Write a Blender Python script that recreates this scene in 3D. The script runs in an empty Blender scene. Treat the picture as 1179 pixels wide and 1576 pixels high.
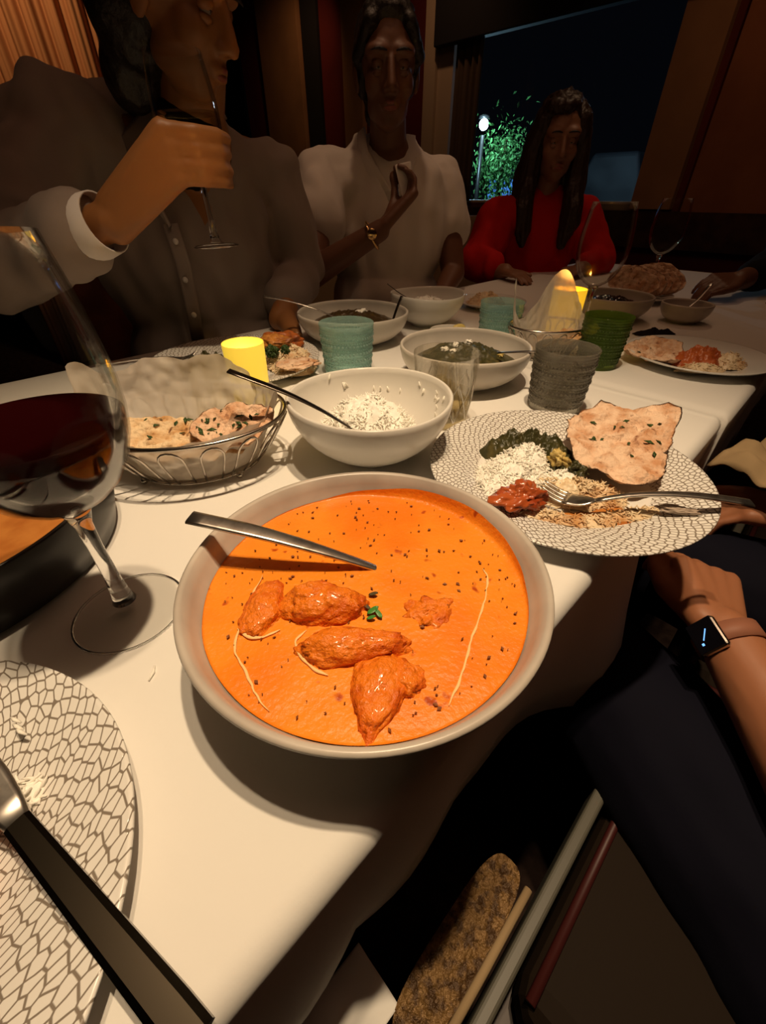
import bpy, math, random
import numpy as np
from mathutils import Vector, Matrix, Quaternion, noise
random.seed(7); np.random.seed(7)
sc = bpy.context.scene
COL = sc.collection
PI = math.pi
# ------------------------------------------------------------------ camera, world, lights, exposure
cam = bpy.data.cameras.new('camera'); camo = bpy.data.objects.new('camera', cam); COL.objects.link(camo)
cam.sensor_fit = 'HORIZONTAL'; cam.sensor_width = 36.0; cam.lens = 652.0/1179.0*36.0
cam.clip_start = 0.01; cam.clip_end = 60
camo.location = (0, 0, 1.02); camo.rotation_euler = (math.radians(53), 0, 0)
cam.shift_x = -0.5/1179
sc.camera = camo
w = bpy.data.worlds.new('night'); sc.world = w; w.use_nodes = True
w.node_tree.nodes['Background'].inputs[0].default_value = (.25, .30, .45, 1)
w.node_tree.nodes['Background'].inputs[1].default_value = .006
vs = sc.view_settings
vs.view_transform = 'Standard'; vs.look = 'None'; vs.exposure = 0.0; vs.gamma = 1.0; vs.use_curve_mapping = False
def spot(name, loc, target, power, color, angle, blend=1.0, radius=.02):
    l = bpy.data.lights.new(name, 'SPOT'); l.energy = power; l.color = color
    l.spot_size = math.radians(angle); l.spot_blend = blend; l.shadow_soft_size = radius
    o = bpy.data.objects.new(name, l); COL.objects.link(o); o.location = loc
    o.rotation_euler = (Vector(target)-Vector(loc)).to_track_quat('-Z', 'Y').to_euler(); return o
def point(name, loc, power, color, radius=.03):
    l = bpy.data.lights.new(name, 'POINT'); l.energy = power; l.color = color; l.shadow_soft_size = radius
    o = bpy.data.objects.new(name, l); COL.objects.link(o); o.location = loc; return o
WARM = (1, .74, .46)
spot('table_spot', (.13, .34, 2.35), (.02, .33, .75), 76, WARM, 64, 1.0, .022)
spot('table_spot', (-.03, .27, 2.35), (.02, .33, .75), 38, WARM, 64, 1.0, .022)
spot('far_table_spot', (1.0, 2.1, 2.35), (.85, 1.75, .75), 7, (1, .62, .35), 75, 1.0, .04)
spot('far_table_spot', (.0, 1.40, 2.4), (.02, 1.60, 1.0), 9, (1, .62, .36), 48, 1.0, .04)
spot('wall_fill_spot', (1.45, 2.15, 2.55), (2.0, 2.9, 1.3), 6, (1, .48, .2), 95, 1.0, .05)  # this and the next two: added unseen spots that brighten the wall panels
spot('wall_fill_spot', (.15, 3.7, 2.55), (.35, 4.5, 1.4), 7, (1, .5, .25), 100, 1.0, .05)
spot('wall_fill_spot', (-.7, 4.9, 2.55), (-.95, 5.84, 1.4), 7, (1, .5, .22), 95, 1.0, .05)
al = bpy.data.lights.new('ceiling_fill', 'AREA'); al.energy = 3.6; al.color = (1, .50, .28); al.shape = 'RECTANGLE'; al.size = 1.6; al.size_y = 1.6  # added area light, lifts the shadows and the diners
alo = bpy.data.objects.new('ceiling_fill', al); COL.objects.link(alo); alo.location = (.25, .75, 2.64)
spot('drape_fill_spot', (-1.75, 2.75, 2.5), (-1.85, 3.35, 1.6), 34, (1, .6, .3), 80, 1.0, .04)  # unseen spot added to brighten the pleated drape

# ------------------------------------------------------------------ helpers
class MB:
    def __init__(s): s.v = []; s.f = []; s.uv = None
    def add(s, vs, fs):
        n = len(s.v); s.v.extend([tuple(map(float, q)) for q in vs]); s.f.extend([tuple(i+n for i in q) for q in fs]); return s
    def box(s, lo, hi, M=None):
        x0, y0, z0 = lo; x1, y1, z1 = hi
        V = [Vector(q) for q in ((x0,y0,z0),(x1,y0,z0),(x1,y1,z0),(x0,y1,z0),(x0,y0,z1),(x1,y0,z1),(x1,y1,z1),(x0,y1,z1))]
        if M: V = [M @ q for q in V]
        return s.add(V, [(0,3,2,1),(4,5,6,7),(0,1,5,4),(1,2,6,5),(2,3,7,6),(3,0,4,7)])
    def lathe(s, prof, seg=48, c=(0,0,0), sx=1, sy=1, close=False):
        n = len(prof); V = []; F = []
        for r, z in prof:
            for k in range(seg):
                a = 2*PI*k/seg; V.append((c[0]+r*sx*math.cos(a), c[1]+r*sy*math.sin(a), c[2]+z))
        for i in range(n-1 if not close else n):
            j = (i+1) % n
            for k in range(seg):
                l = (k+1) % seg; F.append((i*seg+k, i*seg+l, j*seg+l, j*seg+k))
        return s.add(V, F)
    def tube(s, pts, r, sides=8, closed=False, cap=True):
        P = [Vector(p) for p in pts]; n = len(P)
        R = r if hasattr(r, '__len__') else [r]*n
        V = []; F = []; up = None
        for i in range(n):
            a = P[(i-1) % n] if (closed or i > 0) else P[i]
            b = P[(i+1) % n] if (closed or i < n-1) else P[i]
            t = (b-a).normalized()
            if up is None:
                up = Vector((0,0,1)) if abs(t.z) < .9 else Vector((1,0,0))
            x = t.cross(up)
            if x.length < 1e-6: x = t.orthogonal()
            x.normalize(); y = x.cross(t).normalized(); up = y
            for k in range(sides):
                q = 2*PI*k/sides; V.append(P[i]+(x*math.cos(q)+y*math.sin(q))*R[i])
        for i in range(n if closed else n-1):
            j = (i+1) % n
            for k in range(sides):
                l = (k+1) % sides; F.append((i*sides+k, i*sides+l, j*sides+l, j*sides+k))
        if cap and not closed:
            F.append(tuple(range(sides))[::-1]); F.append(tuple((n-1)*sides+k for k in range(sides)))
        return s.add(V, F)
    def strap(s, pts, wid, thk, side=None, n=8):
        # flattened bar through pts, width wid (list), thickness thk (list); superellipse section
        P = [Vector(p) for p in pts]; m = len(P); V = []; F = []
        W = wid if hasattr(wid, '__len__') else [wid]*m; T = thk if hasattr(thk, '__len__') else [thk]*m
        for i in range(m):
            t = (P[min(i+1, m-1)]-P[max(i-1, 0)]).normalized()
            sd = Vector(side) if side else t.cross(Vector((0,0,1)))
            sd = (sd-t*sd.dot(t)).normalized(); nn = sd.cross(t).normalized()
            for k in range(n):
                a = 2*PI*(k+.5)/n; ca, sa = math.cos(a), math.sin(a)
                V.append(P[i]+sd*(math.copysign(abs(ca)**.5, ca)*W[i]/2)+nn*(math.copysign(abs(sa)**.5, sa)*T[i]/2))
        for i in range(m-1):
            for k in range(n):
                l = (k+1) % n; F.append((i*n+k, i*n+l, (i+1)*n+l, (i+1)*n+k))
        F.append(tuple(range(n))[::-1]); F.append(tuple((m-1)*n+k for k in range(n)))
        return s.add(V, F)
    def ball(s, c, r, seg=12, rings=8, M=None):
        if not hasattr(r, '__len__'): r = (r, r, r)
        V = [(0,0,-1)]; F = []
        for i in range(1, rings):
            p = -PI/2+PI*i/rings
            for k in range(seg):
                a = 2*PI*k/seg; V.append((math.cos(p)*math.cos(a), math.cos(p)*math.sin(a), math.sin(p)))
        V.append((0,0,1)); top = len(V)-1
        for k in range(seg): F.append((0, 1+(k+1) % seg, 1+k))
        for i in range(rings-2):
            for k in range(seg):
                a = 1+i*seg+k; b = 1+i*seg+(k+1) % seg; F.append((a, b, b+seg, a+seg))
        for k in range(seg): F.append((top, 1+(rings-2)*seg+k, 1+(rings-2)*seg+(k+1) % seg))
        c = Vector(c)
        V = [Vector((q[0]*r[0], q[1]*r[1], q[2]*r[2])) for q in V]
        if M is not None: V = [M @ q for q in V]
        return s.add([q+c for q in V], F)
    def cap(s, p0, p1, r0, r1, seg=16):
        p0, p1 = Vector(p0), Vector(p1)
        s.ball(p0, r0, seg, 10); s.ball(p1, r1, seg, 10)
        if (p1-p0).length > 1e-5: s.tube([p0, p1], [r0, r1], seg)
        return s
    def grid(s, fn, nu, nv, wu=False):
        V = [fn(i/(nu if wu else nu-1), j/(nv-1)) for j in range(nv) for i in range(nu)]; F = []
        for j in range(nv-1):
            for i in range(nu if wu else nu-1):
                k = (i+1) % nu; F.append((j*nu+i, j*nu+k, (j+1)*nu+k, (j+1)*nu+i))
        return s.add(V, F)
    def mesh(s, name, smooth=True):
        me = bpy.data.meshes.new(name); me.from_pydata(s.v, [], s.f); me.update()
        if smooth: me.polygons.foreach_set('use_smooth', [True]*len(me.polygons))
        return me
    def build(s, name, m, parent=None, smooth=True, bevel=0, solid=0, label=None):
        return mkobj(name, s.mesh(name, smooth), m, parent, bevel, solid, label)
def mkobj(name, me, m, parent=None, bevel=0, solid=0, label=None):
    o = bpy.data.objects.new(name, me); COL.objects.link(o)
    if m and not me.materials: me.materials.append(m)
    if parent: o.parent = parent
    if bevel:
        b = o.modifiers.new('bevel', 'BEVEL'); b.width = bevel; b.segments = 3; b.limit_method = 'ANGLE'; b.angle_limit = .6
    if solid:
        b = o.modifiers.new('solid', 'SOLIDIFY'); b.thickness = solid; b.offset = 0
    if label: o['label'] = label
    return o
def tag(o, label, cat, group=None, kind=None):
    o['label'] = label; o['category'] = cat
    if group: o['group'] = group
    if kind: o['kind'] = kind
    return o
def thing(name, label, cat, loc=(0,0,0), rotz=0, group=None):
    o = bpy.data.objects.new(name, None); COL.objects.link(o); o.empty_display_size = .05
    o.location = loc; o.rotation_euler = (0, 0, rotz); return tag(o, label, cat, group)
def struct(o): o['kind'] = 'structure'; return o
def flatshade(o, ang=35):
    # smooth only below an angle
    me = o.data
    try: me.set_sharp_from_angle(angle=math.radians(ang))
    except Exception: pass
    return o
def fuse(name, mb, m, parent=None, voxel=.005, smooth=6, wob=None, subtract=None):
    o = mb.build(name, None, None)
    r = o.modifiers.new('r', 'REMESH'); r.mode = 'VOXEL'; r.voxel_size = voxel; r.use_smooth_shade = True
    if smooth:
        k = o.modifiers.new('s', 'SMOOTH'); k.factor = .5; k.iterations = smooth
    dg = bpy.context.evaluated_depsgraph_get(); dg.update()
    me = bpy.data.meshes.new_from_object(o.evaluated_get(dg))
    o.modifiers.clear(); old = o.data; o.data = me; bpy.data.meshes.remove(old); me.name = name
    me.polygons.foreach_set('use_smooth', [True]*len(me.polygons))
    if wob:
        amp, fn = wob
        n = len(me.vertices); co = np.empty(n*3); me.vertices.foreach_get('co', co); co = co.reshape(-1, 3)
        no = np.empty(n*3); me.vertices.foreach_get('normal', no); no = no.reshape(-1, 3)
        d = np.array([fn(c) for c in co])
        me.vertices.foreach_set('co', (co+no*(amp*d)[:, None]).ravel()); me.update()
    me.materials.clear(); me.materials.append(m)
    if parent: o.parent = parent
    return o
def N3(c, f, seed=0): return noise.noise(Vector((c[0]*f+seed, c[1]*f-seed*1.7, c[2]*f+seed*.6)))
def T(s, c, z=.75): return Vector((.70711*(s-c), .08+.70711*(s+c), z))
R45 = PI/4

# ------------------------------------------------------------------ materials
def mat(name, col, rough=.5, metal=0, spec=.5, var=None, bump=None, emit=None, sss=0, coat=0, trans=0, ior=1.45, var2=None, sheen=0):
    m = bpy.data.materials.new(name); m.use_nodes = True; nt = m.node_tree; b = nt.nodes['Principled BSDF']
    b.inputs['Base Color'].default_value = (*col, 1); b.inputs['Roughness'].default_value = rough
    b.inputs['Metallic'].default_value = metal; b.inputs['Specular IOR Level'].default_value = spec
    b.inputs['Coat Weight'].default_value = coat; b.inputs['Coat Roughness'].default_value = .08
    b.inputs['Transmission Weight'].default_value = trans; b.inputs['IOR'].default_value = ior
    b.inputs['Sheen Weight'].default_value = sheen
    if sss:
        b.inputs['Subsurface Weight'].default_value = sss; b.inputs['Subsurface Radius'].default_value = (.006, .003, .0015)
        b.inputs['Subsurface Scale'].default_value = 1
    if emit: b.inputs['Emission Color'].default_value = (*emit[0], 1); b.inputs['Emission Strength'].default_value = emit[1]
    tc = nt.nodes.new('ShaderNodeTexCoord'); src = None
    for v in (var, var2):
        if not v: continue
        sc_, c2, lo, hi = v[:4]; det = v[4] if len(v) > 4 else 4
        n = nt.nodes.new('ShaderNodeTexNoise'); n.inputs['Scale'].default_value = sc_; n.inputs['Detail'].default_value = det
        nt.links.new(tc.outputs['Object'], n.inputs['Vector'])
        r = nt.nodes.new('ShaderNodeMapRange'); r.inputs['From Min'].default_value = lo; r.inputs['From Max'].default_value = hi
        nt.links.new(n.outputs['Fac'], r.inputs['Value'])
        x = nt.nodes.new('ShaderNodeMix'); x.data_type = 'RGBA'
        nt.links.new(r.outputs['Result'], x.inputs['Factor'])
        if src: nt.links.new(src, x.inputs['A'])
        else: x.inputs['A'].default_value = (*col, 1)
        x.inputs['B'].default_value = (*c2, 1); src = x.outputs['Result']
    if src: nt.links.new(src, b.inputs['Base Color'])
    if bump:
        n = nt.nodes.new('ShaderNodeTexNoise'); n.inputs['Scale'].default_value = bump[0]; n.inputs['Detail'].default_value = 5
        nt.links.new(tc.outputs['Object'], n.inputs['Vector'])
        k = nt.nodes.new('ShaderNodeBump'); k.inputs['Strength'].default_value = bump[1]; k.inputs['Distance'].default_value = bump[2] if len(bump) > 2 else .002
        nt.links.new(n.outputs['Fac'], k.inputs['Height']); nt.links.new(k.outputs['Normal'], b.inputs['Normal'])
    return m
def clearglass(name, tint=(1,1,1), gl=.12, rough=.02, body=None, bodyw=0, fk=.4):
    # thin glass: light passes through tinted, fresnel reflections, optional milky body
    m = bpy.data.materials.new(name); m.use_nodes = True; nt = m.node_tree; L = nt.links
    for n in list(nt.nodes): nt.nodes.remove(n)
    out = nt.nodes.new('ShaderNodeOutputMaterial'); t = nt.nodes.new('ShaderNodeBsdfTransparent'); t.inputs[0].default_value = (*tint, 1)
    g = nt.nodes.new('ShaderNodeBsdfGlossy'); g.inputs['Roughness'].default_value = rough
    fr = nt.nodes.new('ShaderNodeLayerWeight'); fr.inputs[0].default_value = gl
    mx = nt.nodes.new('ShaderNodeMixShader'); cur = t
    if bodyw:
        d = nt.nodes.new('ShaderNodeBsdfDiffuse'); d.inputs[0].default_value = (*body, 1)
        tl = nt.nodes.new('ShaderNodeBsdfTranslucent'); tl.inputs[0].default_value = (*body, 1)
        a = nt.nodes.new('ShaderNodeMixShader'); a.inputs[0].default_value = .5; L.new(d.outputs[0], a.inputs[1]); L.new(tl.outputs[0], a.inputs[2])
        q = nt.nodes.new('ShaderNodeMixShader'); q.inputs[0].default_value = bodyw; L.new(t.outputs[0], q.inputs[1]); L.new(a.outputs[0], q.inputs[2]); cur = q
    fm = nt.nodes.new('ShaderNodeMath'); fm.operation = 'MULTIPLY'; fm.inputs[1].default_value = fk; L.new(fr.outputs['Fresnel'], fm.inputs[0])
    L.new(fm.outputs[0], mx.inputs[0]); L.new(cur.outputs[0], mx.inputs[1]); L.new(g.outputs[0], mx.inputs[2]); L.new(mx.outputs[0], out.inputs[0])
    return m
def papermat(name, col, thru=.12):
    m = bpy.data.materials.new(name); m.use_nodes = True; nt = m.node_tree; L = nt.links
    for n in list(nt.nodes): nt.nodes.remove(n)
    out = nt.nodes.new('ShaderNodeOutputMaterial'); d = nt.nodes.new('ShaderNodeBsdfDiffuse'); d.inputs[0].default_value = (*col, 1)
    tl = nt.nodes.new('ShaderNodeBsdfTranslucent'); tl.inputs[0].default_value = (*col, 1)
    a = nt.nodes.new('ShaderNodeMixShader'); a.inputs[0].default_value = .4; L.new(d.outputs[0], a.inputs[1]); L.new(tl.outputs[0], a.inputs[2]); L.new(a.outputs[0], out.inputs[0])
    tr = nt.nodes.new('ShaderNodeBsdfTransparent'); b = nt.nodes.new('ShaderNodeMixShader'); b.inputs[0].default_value = thru
    L.new(a.outputs[0], b.inputs[1]); L.new(tr.outputs[0], b.inputs[2]); L.new(b.outputs[0], out.inputs[0])
    return m
def scalemat(name, cl=.0095, cw=.0050, r_in=0.0, wline=.09, ang=.55):
    # printed fish-scale / leaf network on the plate rim, from the lathe's own UV (u around, v radius in metres)
    m = mat(name, (.80, .78, .74), rough=.22, spec=.5); nt = m.node_tree; L = nt.links; b = nt.nodes['Principled BSDF']
    uv = nt.nodes.new('ShaderNodeUVMap'); uv.uv_map = 'UVMap'
    mp = nt.nodes.new('ShaderNodeMapping'); mp.inputs['Scale'].default_value = (2*PI*.115, 1, 1)
    L.new(uv.outputs[0], mp.inputs['Vector'])
    m2 = nt.nodes.new('ShaderNodeMapping'); m2.inputs['Rotation'].default_value = (0, 0, ang); L.new(mp.outputs[0], m2.inputs['Vector'])
    m3 = nt.nodes.new('ShaderNodeMapping'); m3.inputs['Scale'].default_value = (1/cw, 1/cl, 1); L.new(m2.outputs[0], m3.inputs['Vector'])
    v = nt.nodes.new('ShaderNodeTexVoronoi'); v.voronoi_dimensions = '2D'; v.feature = 'DISTANCE_TO_EDGE'; v.inputs['Scale'].default_value = 1
    v1 = nt.nodes.new('ShaderNodeTexVoronoi'); v1.voronoi_dimensions = '2D'; v1.feature = 'F1'; v1.inputs['Scale'].default_value = 1
    for q in (v, v1): q.inputs['Randomness'].default_value = .62; L.new(m3.outputs[0], q.inputs['Vector'])
    rd = nt.nodes.new('ShaderNodeMapRange'); rd.inputs['From Min'].default_value = .72; rd.inputs['From Max'].default_value = .66; L.new(v1.outputs['Distance'], rd.inputs['Value'])
    r = nt.nodes.new('ShaderNodeMapRange'); r.inputs['From Min'].default_value = wline*.55; r.inputs['From Max'].default_value = wline*1.2
    L.new(v.outputs['Distance'], r.inputs['Value'])
    s2 = nt.nodes.new('ShaderNodeSeparateXYZ'); L.new(uv.outputs[0], s2.inputs[0])
    lt = nt.nodes.new('ShaderNodeMath'); lt.operation = 'LESS_THAN'; lt.inputs[1].default_value = r_in; L.new(s2.outputs['Y'], lt.inputs[0])
    mn = nt.nodes.new('ShaderNodeMath'); mn.operation = 'MINIMUM'; L.new(r.outputs[0], mn.inputs[0]); L.new(rd.outputs[0], mn.inputs[1])
    mxv = nt.nodes.new('ShaderNodeMath'); mxv.operation = 'MAXIMUM'; L.new(mn.outputs[0], mxv.inputs[0]); L.new(lt.outputs[0], mxv.inputs[1])
    x = nt.nodes.new('ShaderNodeMix'); x.data_type = 'RGBA'; x.inputs['A'].default_value = (.24, .20, .16, 1); x.inputs['B'].default_value = (.80, .78, .74, 1)
    L.new(mxv.outputs[0], x.inputs['Factor']); L.new(x.outputs['Result'], b.inputs['Base Color'])
    k = nt.nodes.new('ShaderNodeBump'); k.inputs['Strength'].default_value = .35; k.inputs['Distance'].default_value = .0006
    L.new(mxv.outputs[0], k.inputs['Height']); L.new(k.outputs['Normal'], b.inputs['Normal'])
    return m

M_cloth = mat('white_linen', (.80, .78, .74), .85, spec=.2, bump=(55, .12, .003), sheen=.2)
M_china = mat('cream_china', (.74, .71, .65), .22, spec=.5)
M_stone = mat('stoneware_rim', (.56, .50, .43), .32, spec=.5, var=(14, (.40, .35, .30), .42, .7))
M_stonegl = mat('warm_stoneware', (.60, .55, .48), .3, spec=.5, var=(10, (.5, .45, .39), .4, .7))
M_plate = scalemat('scale_plate', .0064, .0044, .095, .115, .6)
M_plate_near = scalemat('scale_plate_near', .0082, .0046, .03, .085, .75)
M_plain = mat('plain_plate', (.74, .72, .68), .2)
M_steel = mat('steel', (.74, .70, .64), .30, metal=1, var=(90, (.38, .34, .3), .45, .75))
M_dsteel = mat('dark_steel', (.13, .11, .09), .30, metal=1)
M_wire = mat('wire_chrome', (.55, .5, .44), .22, metal=1)
M_paper = papermat('wax_paper', (.80, .74, .66))
M_glass = clearglass('thin_glass', (.97, .97, .96), .14, .015, fk=.45)
M_cutline = clearglass('cut_groove', (.95, .93, .88), .3, .05, (.85, .80, .68), .45, .8)
M_khandle = mat('knife_handle', (.07, .058, .042), .26, metal=1)
M_stem = mat('glass_stem', (.95, .95, .95), .01, trans=1, ior=1.5)
M_wine = mat('red_wine', (.016, .0012, .0015), .03, spec=.5)
M_sauce = mat('butter_sauce', (.88, .265, .018), .36, spec=.3, var=(14, (.82, .20, .010), .46, .64), bump=(260, .55, .0016), coat=.12, var2=(75, (.42, .06, .004), .69, .76, 2))
M_chicken = mat('sauced_chicken', (.84, .21, .012), .32, spec=.4, var=(60, (.64, .105, .006), .47, .68), bump=(190, 1.0, .004), coat=.22)
M_cream = mat('cream', (.93, .60, .25), .4)
M_herb = mat('herb_fleck', (.07, .05, .012), .6)
M_green = mat('green_leaf', (.035, .07, .014), .5)
M_rice = mat('rice', (.95, .92, .84), .6, spec=.25)
M_riced = mat('sauced_rice', (.80, .64, .42), .4, var=(40, (.55, .28, .10), .5, .7))
M_saag = mat('spinach_curry', (.045, .042, .012), .38, var=(60, (.12, .095, .03), .52, .72), bump=(120, .6, .003), coat=.15)
M_dcurry = mat('dark_curry', (.05, .03, .012), .3, var=(50, (.11, .07, .02), .52, .72), bump=(90, .6, .003), coat=.3)
M_paneer = mat('paneer', (.62, .47, .16), .5, var=(60, (.4, .26, .06), .45, .7))
M_naan = mat('naan_bread', (.84, .64, .40), .7, spec=.15, var=(48, (.58, .32, .13), .42, .68, 6), var2=(85, (.18, .07, .025), .63, .73, 5), bump=(95, 1.0, .008))
M_naanp = mat('naan_pale', (.84, .60, .42), .65, spec=.2, var=(50, (.60, .31, .16), .42, .68, 6), var2=(80, (.22, .075, .03), .64, .74, 5), bump=(90, 1.0, .008))
M_tand = mat('tandoori', (.42, .11, .02), .45, var=(50, (.16, .04, .01), .5, .7), bump=(80, .5, .003))
M_tom = mat('tomato_chicken', (.46, .10, .025), .28, var=(40, (.30, .045, .012), .45, .65), bump=(70, .5, .004), coat=.3)
M_lent = mat('brown_curry', (.50, .19, .04), .35, var=(35, (.40, .13, .025), .45, .65), bump=(60, .3, .002))
M_black = mat('black_iron', (.022, .02, .018), .33, spec=.5)
M_bluet = clearglass('blue_pressed_glass', (.88, .98, .96), .30, .08, (.55, .82, .78), .30)
M_greyt = clearglass('grey_pressed_glass', (.80, .79, .74), .40, .08, (.36, .33, .27), .36)
M_greent = clearglass('green_pressed_glass', (.60, .72, .26), .35, .10, (.12, .20, .03), .45)
M_bluebead = clearglass('blue_bead', (.9, 1, .98), .35, .05, (.70, .92, .88), .42, 1.0)
M_greybead = clearglass('grey_bead', (.85, .84, .8), .35, .05, (.48, .44, .36), .45, 1.0)
M_greenbead = clearglass('green_bead', (.7, .8, .4), .35, .05, (.17, .27, .05), .45, 1.0)
BEAD = {'blue_pressed_glass': M_bluebead, 'grey_pressed_glass': M_greybead, 'green_pressed_glass': M_greenbead}
M_cut = clearglass('cut_glass', (.96, .95, .92), .2, .04, (.7, .66, .56), .05, .5)
M_ice = clearglass('ice', (.95, .9, .75), .4, .05, (.8, .7, .45), .18)
M_juice = clearglass('pale_drink', (.96, .88, .66), .3, .02)
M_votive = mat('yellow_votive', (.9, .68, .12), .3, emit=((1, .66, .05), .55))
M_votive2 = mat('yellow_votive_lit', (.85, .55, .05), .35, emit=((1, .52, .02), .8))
M_wax = mat('candle_wax', (.9, .75, .4), .5, emit=((1, .62, .12), 2.0))
M_flame = mat('candle_flame', (1, .8, .3), .5, emit=((1, .72, .25), 14))
M_lemon = mat('lemon', (.75, .58, .18), .45)
M_skin1 = mat('skin_tan', (.27, .11, .035), .5, sss=.1, bump=(120, .1, .001))
M_skin2 = mat('skin_brown', (.15, .062, .032), .5, sss=.1)
M_skin3 = mat('skin_warm', (.26, .12, .065), .5, sss=.1)
M_skin4 = mat('skin_rosy', (.36, .145, .07), .5, sss=.1, bump=(100, .1, .001))
M_hair = mat('dark_hair', (.012, .008, .006), .5, bump=(60, .5, .01))
M_hairb = mat('brown_hair', (.03, .014, .008), .45, bump=(80, .5, .008))
M_shirt = mat('grey_linen_shirt', (.26, .205, .175), .9, spec=.1, bump=(160, .15, .001), sheen=.1)
M_cuff = mat('white_cuff', (.62, .57, .54), .85, spec=.1)
M_tee = mat('dark_undershirt', (.014, .010, .009), .9, spec=.1)
M_white = mat('white_blouse', (.72, .66, .60), .9, spec=.1, bump=(90, .15, .001))
M_red = mat('red_top', (.52, .012, .010), .85, spec=.15, bump=(70, .2, .001))
M_jacket = mat('black_jacket', (.008, .007, .009), .85, spec=.15)
M_navy = mat('navy_cloth', (.004, .004, .010), .85, spec=.15, bump=(60, .2, .002))
M_gold = mat('gold_bracelet', (.75, .5, .22), .2, metal=1)
M_beige = mat('beige_upholstery', (.34, .24, .13), .8, spec=.15, bump=(120, .2, .001))
M_wood = mat('dark_wood', (.06, .025, .012), .4, var=(12, (.03, .012, .006), .4, .6))
M_redwood = mat('red_brown_wood', (.22, .06, .02), .45, var=(10, (.12, .03, .012), .4, .6))
M_wallred = mat('dark_red_wall', (.14, .014, .010), .75, var=(3, (.11, .010, .008), .4, .6), bump=(40, .1, .002))
M_wallbr = mat('brown_wall', (.10, .045, .025), .8, var=(3, (.08, .035, .02), .4, .6))
M_tan = mat('tan_panel', (.36, .20, .10), .75, var=(4, (.31, .17, .085), .4, .6), bump=(60, .08, .002))
M_rust = mat('rust_panel', (.30, .115, .05), .75, var=(4, (.25, .09, .04), .4, .6))
M_frame = mat('cream_window_frame', (.52, .42, .30), .5)
M_curtain = mat('brown_curtain', (.11, .08, .055), .85, spec=.1)
M_drape = mat('orange_pleated_drape', (.42, .20, .09), .8, spec=.1)
M_valance = mat('black_roller_blind', (.012, .012, .014), .8)
M_pane = clearglass('window_pane', (.80, .82, .86), .10, .01)
M_floor = mat('dark_carpet', (.035, .022, .018), .95, spec=.05, var=(30, (.02, .012, .01), .4, .6), bump=(200, .3, .002))
M_ceil = mat('ceiling_paint', (.20, .13, .09), .9)
M_leather = mat('brown_leather', (.016, .010, .006), .7, spec=.12, bump=(90, .2, .001))
M_piping = mat('oxblood_piping', (.05, .008, .007), .5)
M_rail = mat('grey_rail', (.10, .095, .075), .45)
M_bag = mat('woven_gold_bag', (.20, .11, .035), .38, metal=.3, var=(120, (.07, .035, .012), .45, .6), bump=(140, 1.0, .006))
M_strap = mat('watch_strap', (.30, .12, .07), .6)
M_screen = mat('watch_screen', (.004, .004, .007), .08)
M_mark = mat('watch_mark', (.05, .2, .8), .5, emit=((.18, .45, 1), 1.6))

# ------------------------------------------------------------------ the setting
s0 = MB().box((-9, -3, -.05), (6, 9, 0)).build('floor', M_floor, smooth=False); struct(s0)
WK = 4.89/1.41421   # end wall: plane X+Y = 4.89; local frame: x along (1,-1)/sqrt2, y outward, z up
def wallM(): return Matrix.Translation((0, 0, 0)) @ Matrix.Rotation(-R45, 4, 'Z')
WM = wallM()   # local (wx, wy, z): world = wx*(.707,-.707)+wy*(.707,.707); wall inner face at wy = WK
def wbox(mb, x0, x1, y0, y1, z0, z1): return mb.box((x0, WK+y0, z0), (x1, WK+y1, z1), WM)
def wstruct(name, m, *boxes):
    mb = MB()
    for b in boxes: wbox(mb, *b)
    o = mb.build(name, m, smooth=False); return struct(o)
# window opening x -2.62..-1.22, z .97..2.2
wstruct('wall_back', M_wallred, (-7.6, -2.95, 0, .14, 0, 2.7), (-2.95, -1.0, 0, .14, 0, .96), (-2.95, -1.0, 0, .14, 2.3, 2.7), (-1.0, 1.9, 0, .14, 0, 2.7))
wstruct('wall_left', M_wallbr, (-7.7, -7.6, -6, .14, 0, 2.7))
wstruct('wall_right', M_wallbr, (1.9, 2.0, -7.5, .14, 0, 2.7))
wstruct('wall_front', M_wallbr, (-7.7, 2.0, -7.6, -7.5, 0, 2.7))
wstruct('ceiling', M_ceil, (-7.7, 2.0, -7.6, .14, 2.7, 2.75))
wstruct('trim_1', M_tan, (-5.12, -4.50, -.05, -.001, 1.10, 2.7))
wstruct('trim_2', M_valance, (-4.46, -4.24, -.03, -.001, 1.02, 2.7))
wstruct('trim_3', M_tan, (-3.90, -3.66, -.05, -.001, 1.02, 2.7))
wstruct('trim_4', M_tan, (-1.22, -.99, -.06, -.001, .94, 2.7))
wstruct('trim_5', M_rust, (-.93, .3, -.05, -.001, .93, 2.7))
wstruct('trim_6', M_wood, (-7.6, -3.0, -.04, -.001, .90, 1.0), (-2.55, 1.9, -.05, -.001, .74, .93))
M_nightpane = mat('dark_window_glass', (.004, .010, .018), .12)
d1 = wstruct('window_2', M_nightpane, (-6.45, -5.56, -.03, -.001, 1.12, 2.4))
wn = wstruct('window_1', M_frame, (-2.97, -2.86, -.06, .1, .96, 2.3), (-2.86, -2.72, -.03, .1, .96, 2.3), (-2.72, -1.2, .0, .12, .93, .975), (-2.72, -1.2, .0, .12, 2.26, 2.3), (-1.24, -1.2, .0, .12, .96, 2.3))
p = wbox(MB(), -2.72, -1.24, .07, .076, .97, 2.27).build('pane', M_pane, wn, smooth=False)
def pleats(name, m, x0, x1, z0, z1, y, amp, n, parent=None):
    def f(u, v):
        q = u*n*2*PI; return WM @ Vector((x0+(x1-x0)*u, WK+y+amp*math.sin(q)+amp*.3*math.sin(q*2.3+v*2), z0+(z1-z0)*v))
    return MB().grid(f, n*10+1, 10).build(name, m, parent, solid=.003)
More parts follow.
